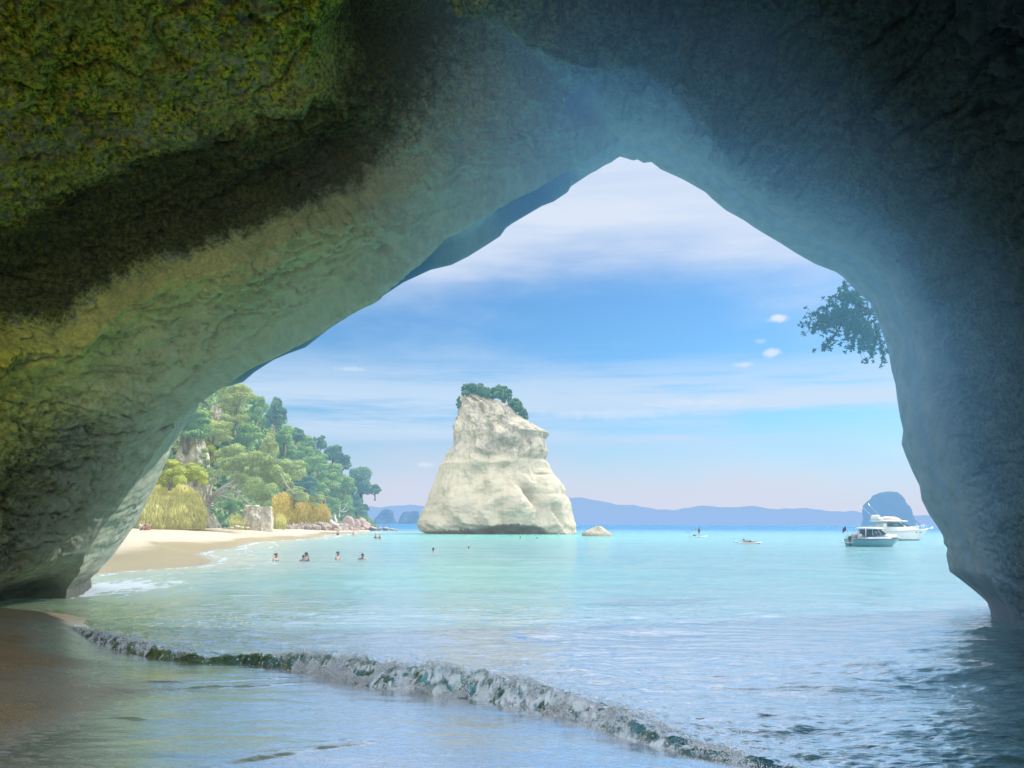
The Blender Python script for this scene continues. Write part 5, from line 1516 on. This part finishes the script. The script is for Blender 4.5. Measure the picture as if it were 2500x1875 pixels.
def upright(**kw):
    J = dict(pelvis=(0, 0, .95), chest=(0, 0, 1.30), neck=(.01, 0, 1.47), head=(.03, 0, 1.60))
    for s, q in (('l', 1), ('r', -1)):
        J.update({'sh_' + s: (0, .175 * q, 1.40), 'el_' + s: (-.02, .235 * q, 1.12), 'wr_' + s: (.06, .25 * q, .87), 'hand_' + s: (.08, .25 * q, .77),
                  'hip_' + s: (0, .09 * q, .90), 'kn_' + s: (.02, .10 * q, .50), 'an_' + s: (-.02, .10 * q, .07), 'toe_' + s: (.15, .12 * q, .03)})
    J.update(kw); return J


skin_m = {k: simple("skin_" + k, c, .55, var=.04, scale=8, haze=.10) for k, c in (("fair", (.62, .40, .31)), ("tan", (.48, .28, .19)), ("pink", (.66, .38, .32)))}
hair_m = {k: simple("hair_" + k, c, .5, var=.2, scale=20, haze=.10) for k, c in (("auburn", (.20, .07, .05)), ("dark", (.025, .025, .03)), ("brown", (.12, .06, .045)), ("teal_cap", (.02, .16, .20)), ("sandy", (.42, .30, .22)))}
cloth_m = {k: simple("cloth_" + k, c, .8, var=.1, scale=12, haze=.12) for k, c in (("navy", (.02, .03, .07)), ("black", (.02, .02, .025)), ("white", (.75, .75, .74)), ("red", (.55, .12, .08)), ("teal", (.03, .16, .2)), ("orange", (.7, .25, .1)))}


def cap_mesh(J, style):
    """hair as a shell over the skull, with bun, long fall or cap peak"""
    hd = np.array(J['head'], float); nk = np.array(J['neck'], float); up = hd - nk; up /= np.linalg.norm(up)
    fw = np.array(J.get('face', (1, 0, 0)), float); fw = fw - up * (fw @ up); fw /= np.linalg.norm(fw); lf = np.cross(up, fw)
    b_ = MB()
    bm = bmesh.new(); bmesh.ops.create_uvsphere(bm, u_segments=16, v_segments=10, radius=1)
    for q in list(bm.verts):
        if q.co.z < -.45 or (q.co.x > .45 and q.co.z < .30): bm.verts.remove(q)
    for q in bm.verts:
        c = hd + up * .045 + fw * (q.co.x * .104 - .012) + lf * q.co.y * .092 + up * q.co.z * .098
        q.co = c
    b_.addbm(bm)
    if style == 'bun': b_.ball(hd - fw * .13 + up * .03, .048, 2)
    if style == 'long': b_.loft([[hd - fw * a + lf * w_ * math.cos(t) * 1.0 + fw * .02 * math.sin(t) + up * z for t in np.linspace(0, 6.28, 9)[:-1]] for a, w_, z in ((.07, .085, .06), (.095, .085, -.08), (.09, .075, -.22), (.085, .04, -.30))])
    if style == 'peak': b_.loft([[hd + fw * x + lf * w_ * math.sin(t) + up * (z + .006 * math.cos(t)) for t in np.linspace(0, 6.28, 11)[:-1]] for x, w_, z in ((.06, .075, .075), (.12, .07, .068), (.175, .045, .055))])
    return b_


def band(J, a, b_, ra, rb, k=14):
    A, B_ = np.array(J[a], float) if isinstance(a, str) else np.array(a, float), np.array(J[b_], float) if isinstance(b_, str) else np.array(b_, float)
    return [A, B_], [ra, rb]


def person(loc, yaw, J, lab, skin, hair, style='', wear=None, scale=1.0, group=None):
    e = empty("person", loc, lab, "person", group, yaw, (scale,) * 3)
    link("body", body("body", J), skin_m[skin], e)
    cap_mesh(J, style).build("cap" if style == 'peak' else "hair", hair_m[hair], e)
    if wear in ('shorts', 'shorts_red'):
        b_ = MB(); pel = np.array(J['pelvis'], float)
        b_.loft([[pel + np.array([.155 * math.cos(t), .185 * math.sin(t), z]) for t in np.linspace(0, 6.28, 17)[:-1]] for z in (.07, 0, -.07)])
        for s in 'lr':
            h_, k_ = np.array(J['hip_' + s]), np.array(J['kn_' + s]); b_.tube([h_, h_ * .45 + k_ * .55], [.125, .105], 10)
        b_.build("shorts", cloth_m["black" if wear == 'shorts' else "red"], e)
    if wear in ('suit', 'bikini'):
        pel, ch = np.array(J['pelvis'], float), np.array(J['chest'], float)
        MB().tube([pel - (ch - pel) * .25, pel + (ch - pel) * .1], [.172, .168], 12).build("swim_briefs", cloth_m["navy"], e)
        MB().tube([ch - (ch - pel) * .12, ch + (ch - pel) * .10], [.178, .172], 12).build("bikini_top", cloth_m["navy"], e)
    if wear in ('top_white', 'top_dark', 'wetsuit'):
        pel, ch, nk = np.array(J['pelvis'], float), np.array(J['chest'], float), np.array(J['neck'], float)
        b_ = MB().tube([pel - (ch - pel) * .15, pel * .5 + ch * .5, ch, ch * .45 + nk * .55], [.180, .165, .195, .12], 14)
        for s in 'lr':
            a_, c_ = np.array(J['sh_' + s], float), np.array(J['el_' + s], float); b_.tube([a_, a_ * .4 + c_ * .6], [.092, .075], 10)
        b_.build("shirt", cloth_m["white" if wear == 'top_white' else ("teal" if wear == 'wetsuit' else "navy")], e)
        b2 = MB().tube([pel + (ch - pel) * .12, pel - (ch - pel) * .25], [.178, .182], 12)
        for s in 'lr':
            h_, k_ = np.array(J['hip_' + s]), np.array(J['kn_' + s]); b2.tube([h_, h_ * .35 + k_ * .65], [.125, .10], 10)
        b2.build("shorts", cloth_m["black"], e)
    return e


def swim_pose(turn=(1, 0, 0), arms=0.0):
    return upright(el_l=(.16, .30, 1.17), wr_l=(.36, .22, 1.16), hand_l=(.45, .20, 1.16), el_r=(.14, -.30, 1.15), wr_r=(.33, -.26, 1.13), hand_r=(.42, -.25, 1.13), face=turn)


def swimmer(px, py_top, out_, lab, skin, hair, style='', yaw=0.0, wear=None, depth=None, pose=None, sc=1.0):
    """out_ = metres of the body above the water; the head top stands at py_top"""
    d = depth
    q = P(px, py_top, d)
    return person((q[0], q[1], out_ - 1.70 * sc), yaw, pose or swim_pose(), lab, skin, hair, style, wear, sc, "bathers in the shallow bay")


# near group
swimmer(674, 1350, .36, "bather with auburn hair in a bun facing right, shoulders out, nearest the beach", "fair", "auburn", 'bun', R(-20), 'bikini', 46)
swimmer(741, 1354, .26, "shorter brown haired bather of the pair pressed close together", "pink", "brown", '', R(100), 'bikini', 46, sc=.96)
swimmer(749, 1348, .40, "taller bather with long dark hair, of the pair pressed close together", "fair", "dark", 'long', R(200), 'bikini', 46.4)
swimmer(824, 1346, .40, "bather in a teal cap looking right, shoulders above the water", "pink", "teal_cap", 'peak', R(-10), None, 48)
swimmer(885, 1350, .28, "dark haired bather with only the head out, right of the teal cap", "tan", "dark", '', R(-60), None, 48)
swimmer(1057, 1338, .20, "dark haired swimmer alone in open water below the sea stack's left edge", "tan", "dark", '', R(30), None, 63)
swimmer(1145, 1334, .17, "pale sandy haired swimmer alone below the sea stack", "pink", "sandy", '', R(120), None, 70)
swimmer(1270, 1313, .26, "left of two dark headed swimmers close under the sea stack's right half", "tan", "dark", '', R(20), None, 118)
swimmer(1311, 1313.5, .24, "right of two dark headed swimmers close under the sea stack, splashing", "tan", "dark", '', R(20), None, 118)
swimmer(917, 1310, .50, "left of the pair of dark bathers off the rocky point", "tan", "dark", '', R(-90), 'suit', 118)
swimmer(928, 1309, .55, "right of the pair of dark bathers off the rocky point", "tan", "dark", '', R(-120), 'suit', 116)
swimmer(824.5, 1303, .95, "pinkish bather standing waist deep in the wash near the rocks, in dark shorts", "pink", "sandy", '', R(-90), 'shorts', 150, upright())
swimmer(862.5, 1304, .80, "pale bather standing waist deep out beyond the rubble", "fair", "sandy", '', R(-80), None, 146, upright())
# on the sand
q = P(745, 1294.6, 188)
person(q, R(-60), upright(kn_l=(.16, .10, .52), an_l=(.02, .10, .07), toe_l=(.18, .12, .03)), "person in dark clothes walking along the rubble at the back of the beach", "tan", "dark", '', 'top_dark', 1.0)
q = P(808, 1299.5, 186)
person(q, R(-120), upright(), "sun reddened person in red shorts standing at the water's edge by the rocks", "pink", "sandy", '', 'shorts_red', 1.02)
def sit(**kw):
    J = dict(pelvis=(0, 0, .13), chest=(-.06, 0, .48), neck=(-.03, 0, .65), head=(0, 0, .78))
    for s, q_ in (('l', 1), ('r', -1)):
        J.update({'sh_' + s: (-.05, .175 * q_, .58), 'el_' + s: (.12, .26 * q_, .42), 'wr_' + s: (.34, .18 * q_, .42), 'hand_' + s: (.43, .14 * q_, .40),
                  'hip_' + s: (.02, .09 * q_, .12), 'kn_' + s: (.42, .13 * q_, .44), 'an_' + s: (.62, .12 * q_, .08), 'toe_' + s: (.78, .13 * q_, .04)})
    J.update(kw); return J
for px_, lab, sk, hr, wr, yw in ((345, "person in a white top, leftmost of three sitting by the cave edge", "fair", "sandy", 'top_white', -30), (354, "tanned person in the middle of the three sitting on the sand", "tan", "auburn", 'suit', -100), (364, "sun tanned person, rightmost of the three sitting on the sand", "tan", "brown", 'shorts_red', -150)):
    q = P(px_, 1295.5, 84); 
    person((q[0], q[1], q[2]), R(yw), sit(), lab, sk, hr, '', wr, 1.0, "people sitting on the beach")

# ------------------------------------------------------------------ paddle boards
def board(name, L, W, lab, mat):
    secs_ = []
    for t in np.linspace(0, 1, 26):
        w_ = W / 2 * max(.02, (math.sin(math.pi * min(1, t * .96 + .02)) ** .45)) * (1 - .25 * (t > .75) * (t - .75) / .25)
        z = .16 * max(0, (t - .72) / .28) ** 2 + .05 * max(0, (.12 - t) / .12) ** 2
        x = (t - .5) * L
        secs_.append([(x, w_ * c, z + .055 * s_) for c, s_ in [(math.cos(a), math.sin(a)) for a in np.linspace(0, 2 * math.pi, 17)[:-1]]])
    e = empty(name, (0, 0, 0), lab, "paddle board", "paddle boards")
    MB().loft(secs_).build("deck", mat, e)
    MB().loft([[(-L / 2 + .25 + .1 * t, y_, -.06 - .2 * t) for y_ in (-.01, .01)] + [(-L / 2 + .50 + .02 * t, y_, -.06 - .2 * t) for y_ in (.01, -.01)] for t in (0, 1)]).build("fin", cloth_m["black"], e)
    MB().box((-.1, 0, .058), (L * .42, W * .72, .01), .004).build("deck_pad", board_pad, e)
    return e
board_white = simple("board_white", (.80, .80, .78), .3, var=.03, haze=.06, coat=.4)
board_pad = simple("board_pad", (.30, .42, .50), .8, haze=.08)
b1 = board("paddle_board", 3.3, .80, "paddle board carrying the standing paddler and a dark bag", board_white)
q1 = P(1707, 1307.5, 141); b1.location = (q1[0] - .1, q1[1], .05); b1.rotation_euler = (0, 0, R(12))
Jp = upright(el_r=(.16, -.27, 1.22), wr_r=(.36, -.12, 1.16), hand_r=(.44, -.08, 1.14), el_l=(.20, .24, 1.30), wr_l=(.44, .10, 1.38), hand_l=(.50, .06, 1.40), kn_l=(.06, .12, .50), kn_r=(.05, -.14, .50), an_l=(0, .13, .07), an_r=(-.02, -.14, .07))
person((q1[0] + .02, q1[1], .10), R(178), Jp, "person standing upright on a paddle board holding a paddle out to the left", "tan", "dark", '', 'wetsuit', 1.0)
pd = empty("paddle", (q1[0] - .45, q1[1] - .05, 1.30), "long thin paddle held by the standing paddler", "paddle")
dirp = Vector((-.95, -.1, -.42)).normalized()
p0 = Vector((.12, 0, .22)); p1 = p0 + dirp * 1.75
tbp = MB().tube([p0, p1], .016, 6).tube([p0 + Vector((0, .06, 0)), p0 - Vector((0, .06, 0))], .016, 6)
tbp.build("shaft", cloth_m["black"], pd)
sd_ = dirp.cross(Vector((0, 1, 0))).normalized()
MB().loft([[p1 + dirp * (.42 * t) + Vector((0, 1, 0)) * (w_ * math.cos(a)) + sd_ * (.012 * math.sin(a)) for a in np.linspace(0, 6.28, 9)[:-1]] for t, w_ in ((0, .02), (.25, .085), (.7, .095), (1, .05))]).build("blade", cloth_m["black"], pd)
bag = empty("dry_bag", (q1[0] - .85, q1[1] - .05, .12), "dark bag lying on the front of the paddle board", "bag")
MB().tube([(-.26, 0, .12), (-.2, 0, .13), (.2, 0, .13), (.28, 0, .12)], [.06, .13, .13, .05], 12).build("sack", cloth_m["teal"], bag)
MB().tube([(-.12, -.13, .12), (-.1, -.02, .28), (.1, -.02, .28), (.12, -.13, .12)], .012, 5).build("strap", cloth_m["black"], bag)

b2 = board("paddle_board", 3.4, .80, "white paddle board with a person lying face down on it", board_white)
q2 = P(1825, 1322.5, 93); b2.location = (q2[0], q2[1], .05); b2.rotation_euler = (0, 0, R(186))
Jl = dict(pelvis=(-.25, 0, .13), chest=(.12, 0, .17), neck=(.28, 0, .22), head=(.42, 0, .30), face=(.75, 0, -.6))
for s, qq in (('l', 1), ('r', -1)):
    Jl.update({'sh_' + s: (.20, .17 * qq, .17), 'el_' + s: (.38, .28 * qq, .12), 'wr_' + s: (.58, .20 * qq, .10), 'hand_' + s: (.67, .18 * qq, .09), 'hip_' + s: (-.30, .09 * qq, .12), 'kn_' + s: (-.70, .10 * qq, .11), 'an_' + s: (-1.10, .10 * qq, .11), 'toe_' + s: (-1.28, .11 * qq, .09)})
person((q2[0], q2[1], .07), R(186), Jl, "person lying face down on a white paddle board, head to the left", "tan", "dark", '', 'suit', 1.0)

# ------------------------------------------------------------------ boats
gel = simple("gelcoat_white", (.78, .78, .76), .25, var=.02, scale=2, haze=.08, coat=.5)
gel_cream = simple("canvas_cream", (.62, .52, .45), .85, var=.05, scale=4, haze=.08)
gel_aqua = simple("gelcoat_aqua", (.16, .42, .46), .3, var=.05, scale=2, haze=.08, coat=.4)
glass_d = simple("tinted_glass", (.03, .10, .13), .08, var=.05, haze=.08, spec=.8)
chrome = simple("steel_rail", (.70, .72, .74), .25, .9, haze=.08)
dark_pl = simple("dark_plastic", (.05, .06, .08), .5, haze=.10)
navy_st = simple("navy_stripe", (.02, .09, .15), .4, haze=.08)


def hull_secs(L, B_, H, Hb, n_=26, deadrise=.35, rake=.16):
    """sections from stern to bow: each from keel up to the gunwale"""
    S = []
    for t in np.linspace(0, 1, n_):
        w_ = B_ / 2 * (1 - max(0, (t - .45) / .55) ** 2.4) * (.94 + .06 * min(1, t * 4))
        w_ = max(w_, .015)
        sheer = H + (Hb - H) * t ** 2
        keel = -.45 + .35 * max(0, (t - .7) / .3) ** 2 * 1.2
        x0 = -L / 2 + L * t
        row = []
        for z, k in ((keel, .03), (keel * .35 + .0, .72), (.12, .84), (sheer * .5, .93), (sheer, 1.0)):
            flare = rake * L * max(0, (t - .6) / .4) ** 1.6 * (max(z, 0) / sheer)
            row.append((x0 - rake * L * max(0, (t - .6) / .4) ** 1.6 + flare, w_ * k, z))
        S.append(row)
    return S


def hull(root, L, B_, H, Hb, top_mat, low_mat, stripe):
    S = hull_secs(L, B_, H, Hb)
    def both(i0, i1, nm, mat, off=0.0):
        b_ = MB()
        for sgn in (1, -1):
            b_.loft([[(p_[0], sgn * (p_[1] + off), p_[2]) for p_ in row[i0:i1 + 1]] for row in S], closed=False)
        return b_.build(nm, mat, root)
    both(0, 2, "bottom", low_mat); both(2, 4, "hull", top_mat)
    b_ = MB(); b_.loft([[(p_[0], p_[1], p_[2]) for p_ in S[0]] + [(p_[0], -p_[1], p_[2]) for p_ in reversed(S[0])]] * 2, cap=True)
    MB().add([(p_[0], p_[1], p_[2]) for p_ in S[0]] + [(p_[0], -p_[1], p_[2]) for p_ in reversed(S[0])], [tuple(range(10))]).build("transom", top_mat, root)
    dk = MB(); dk.loft([[(r[-1][0], r[-1][1] * f_, r[-1][2] - .02 + .06 * (1 - f_ * f_)) for f_ in (-1, -.6, 0, .6, 1)] for r in S], closed=False); dk.build("deck", gel, root)
    st_ = MB()
    for sgn in (1, -1):
        st_.tube([(r[-1][0], sgn * (r[-1][1] + .012), r[-1][2] - .03) for r in S], .035, 6)
    st_.build("rub_rail", stripe, root)
    return S


def cabin(root, nm, prof, w0, w1, mat):
    """prof: [(x, z)] outline in side view, lofted across the width with tumblehome"""
    zs = [p_[1] for p_ in prof]; z0, z1 = min(zs), max(zs)
    secs_ = []
    for f_ in (-1, -.92, .92, 1):
        secs_.append([(x, f_ * (w0 + (w1 - w0) * (z - z0) / (z1 - z0)) * (1 if abs(f_) < 1 else 1.0), z if abs(f_) < 1 else z * .985 + z0 * .015) for x, z in prof])
    return MB().loft(secs_).build(nm, mat, root)


def pane(root, pts, off, mat, nm="window"):
    for sgn in (1, -1):
        MB().loft([[(x, sgn * (y + d), z) for x, y, z in pts] for d in (off, off + .012)]).build(nm, mat, root)


def rails(root, S, h, t0, t1, posts):
    b_ = MB(); k0, k1 = int(t0 * (len(S) - 1)), int(t1 * (len(S) - 1))
    L_ = [(r[-1][0] - .05, r[-1][1] * .92, r[-1][2] + h) for r in S[k0:k1 + 1]]
    for sgn in (1, -1):
        b_.tube([(x, sgn * y, z) for x, y, z in L_], .016, 5)
        for i in np.linspace(0, len(L_) - 1, posts).astype(int):
            x, y, z = L_[i]; b_.tube([(x, sgn * y, z - h - .03), (x, sgn * y, z)], .014, 5)
    return b_.build("rail", chrome, root)


# near cruiser: small, hardtop over an open cockpit
kb = 83 / FPX / 7.9
def bpt(x, y, d=83):
    return P(2040 + x / 7.9, 1180 + y / 7.9, d)
qb = bpt(760, 1168); 
boat = empty("motor_boat", (qb[0], 83, 0.0), "small white cruiser with aqua hull and oval hardtop moored nearest, bow to the right", "boat", "moored motor boats", R(4))
L1 = 5.0
S = hull_secs(5.5, 2.2, .74, .92)
S = hull(boat, 5.5, 2.2, .70, .80, gel_aqua, gel_aqua, navy_st)
# raised white topsides and coaming
tp = MB()
for sgn in (1, -1):
    tp.loft([[(r[-1][0], sgn * r[-1][1], r[-1][2] - .01), (r[-1][0] - .02, sgn * r[-1][1] * .97, r[-1][2] + .20 * (1 - .55 * t)), (r[-1][0] - .03, sgn * r[-1][1] * .82, r[-1][2] + .23 * (1 - .5 * t))] for r, t in zip(S[2:], np.linspace(0, 1, len(S) - 2))], closed=False)
tp.build("topsides", gel, boat)
cabin(boat, "foredeck_cabin", [(-.3, .78), (2.35, .86), (1.75, 1.02), (1.25, 1.20), (.75, 1.26), (.2, 1.24), (-.3, 1.20)], .86, .60, gel)
cabin(boat, "windscreen", [(-1.35, .90), (.85, 1.20), (.35, 1.66), (-1.20, 1.66)], .86, .74, glass_d)
for i, (xa, za, xb, zb) in enumerate(((.87, 1.19, .33, 1.70), (.25, 1.10, -.05, 1.70), (-.62, 1.0, -.62, 1.70), (-1.42, .85, -1.28, 1.72))):
    for sgn in (1, -1):
        MB().tube([(xa, sgn * .90, za), (xb, sgn * .80, zb)], .045 if i in (0, 3) else .03, 6).build("cabin_pillar", gel, boat)
roof = MB(); roof.loft([[(-.45 + 1.55 * r_ * math.cos(a), .98 * r_ * math.sin(a), 1.72 + z) for a in np.linspace(0, 6.28, 29)[:-1]] for r_, z in ((.6, -.03), (.98, -.01), (1.0, .04), (.93, .10), (.7, .15), (.35, .175), (.02, .18))]); roof.build("hardtop", gel, boat)
rails(boat, S, .30, .60, .96, 5)
ck = MB()
for y_ in (-.86, .86):
    ck.tube([(-1.5, y_, 1.12), (-2.6, y_ * .98, 1.12), (-2.72, y_ * .5, 1.12)], .02, 5)
    for x in (-1.6, -2.1, -2.6): ck.tube([(x, y_ * .98, .85), (x, y_ * .98, 1.12)], .016, 5)
ck.tube([(-2.72, -.45, 1.12), (-2.72, .45, 1.12)], .02, 5)
ck.build("cockpit_rail", chrome, boat)
MB().box((-1.95, .25, 1.02), (.7, .5, .34), .06).build("engine_cover", gel_cream, boat)
MB().box((-1.75, -.4, 1.00), (.34, .42, .42), .05).box((-1.93, -.4, 1.28), (.09, .42, .36), .03).build("seat", gel, boat)
MB().box((-2.95, 0, .30), (.55, 1.9, .06), .02).build("swim_platform", gel, boat)
ve = MB()
for z in (.78, .84, .90):
    for sgn in (1, -1): ve.box((-1.95, sgn * 1.075, z), (1.25, .02, .022), .006)
ve.build("vent_louvre", navy_st, boat)
fl = MB().tube([(-2.70, .3, 1.0), (-2.80, .3, 1.95)], [.022, .012], 5); fl.build("flag_staff", chrome, boat)
fg = MB(); fg.loft([[(-2.79 - u_ * .42, .3 + .06 * math.sin(u_ * 6 + z * 3), 1.95 - z - .28 * u_ * u_) for z in (0, .2, .42)] for u_ in np.linspace(0, 1, 8)], closed=False); fg.build("flag", dark_pl, boat)
MB().box((-2.72, -.2, .74), (.30, .36, .55), .08).box((-2.74, -.2, .25), (.16, .16, .6), .03).build("outboard_motor", dark_pl, boat)
ae = MB().tube([(-1.3, .5, 1.85), (-1.5, .5, 2.55)], .010, 4); ae.build("aerial", chrome, boat)
lg = MB()
for i in range(7): lg.tube([(-1.5 + i * .22, -.55, 1.84), (-1.52 + i * .22, -.55, 2.0)], .014, 4)
lg.tube([(-1.55, -.55, 1.99), (-.1, -.55, 1.99)], .014, 4); lg.build("roof_rack", chrome, boat)

# far cruiser: flybridge boat with outriggers
qf = P(2200, 1313, 118)
boat2 = empty("motor_boat", (qf[0] - .35, 118, 0.0), "larger white flybridge cruiser with raked outrigger poles moored behind the small boat", "boat", "moored motor boats", R(3))
S2 = hull(boat2, 9.2, 3.2, 1.05, 1.65, gel, gel_aqua, gel)
cabin(boat2, "house", [(-2.9, 1.1), (2.9, 1.45), (1.9, 1.85), (1.1, 2.02), (.0, 2.62), (-2.6, 2.62)], 1.30, 1.05, gel)
pane(boat2, [(-2.3, 1.20, 1.95), (.35, 1.22, 1.95), (-.25, 1.14, 2.45), (-2.2, 1.14, 2.50)], .03, glass_d)
pane(boat2, [(.65, 1.21, 1.95), (1.35, 1.16, 1.92), (.2, 1.12, 2.45), (-.05, 1.13, 2.47)], .03, glass_d)
MB().loft([[(x, y_, z) for y_ in (-1.0, 1.0)] + [(x + .02, y_, z + .015) for y_ in (1.0, -1.0)] for x, z in ((1.12, 2.03), (.06, 2.60))]).build("windscreen", glass_d, boat2)
MB().loft([[(-1.35 + 2.75 * r_ * math.copysign(abs(math.cos(a)) ** .7, math.cos(a)), 1.42 * r_ * math.copysign(abs(math.sin(a)) ** .7, math.sin(a)), 2.66 + z) for a in np.linspace(0, 6.28, 33)[:-1]] for r_, z in ((.8, -.03), (.98, 0), (1.0, .06), (.95, .12), (.5, .16), (.02, .17))]).build("flybridge_deck", gel, boat2)
cabin(boat2, "flybridge", [(-3.2, 2.80), (.2, 2.80), (-.15, 3.12), (-.7, 3.34), (-1.4, 3.40), (-2.2, 3.22), (-3.1, 3.10)], .95, .80, gel_cream)
cabin(boat2, "radar_arch", [(-3.5, 2.85), (-2.6, 2.85), (-2.95, 3.25), (-3.2, 3.62), (-3.5, 3.40)], 1.05, .95, gel)
ou = MB()
for y_ in (-1.0, 1.0):
    ou.tube([(-3.1, y_, 3.35), (-4.15, y_ * 1.25, 4.4), (-5.05, y_ * 1.5, 5.3)], [.030, .022, .010], 5)
ou.build("outrigger_pole", chrome, boat2)
rails(boat2, S2, .55, .62, .99, 7)
an = MB().tube([(4.25, 0, 1.62), (4.95, 0, 1.72), (5.25, 0, 1.80)], .05, 6).box((4.9, 0, 1.62), (.35, .10, .08), .02); an.build("anchor", chrome, boat2)
pt = MB()
for x in (1.2, 2.0, 2.7):
    for sgn in (1, -1): pt.box((x, sgn * (1.42 - .16 * (x - 1.2)), 1.12), (.34, .05, .10), .02)
pt.build("porthole", glass_d, boat2)
MB().tube([(2.9, 0, 1.6), (2.9, 0, 2.15)], .02, 5).ball((2.9, 0, 2.18), .07, 2).build("mast_light", chrome, boat2)
ct = MB()
for y_ in (-1.35, 1.35): ct.tube([(-3.2, y_, 1.5), (-4.5, y_, 1.45)], .02, 5).tube([(-4.4, y_, 1.0), (-4.4, y_, 1.45)], .02, 5)
ct.build("cockpit_rail", chrome, boat2)
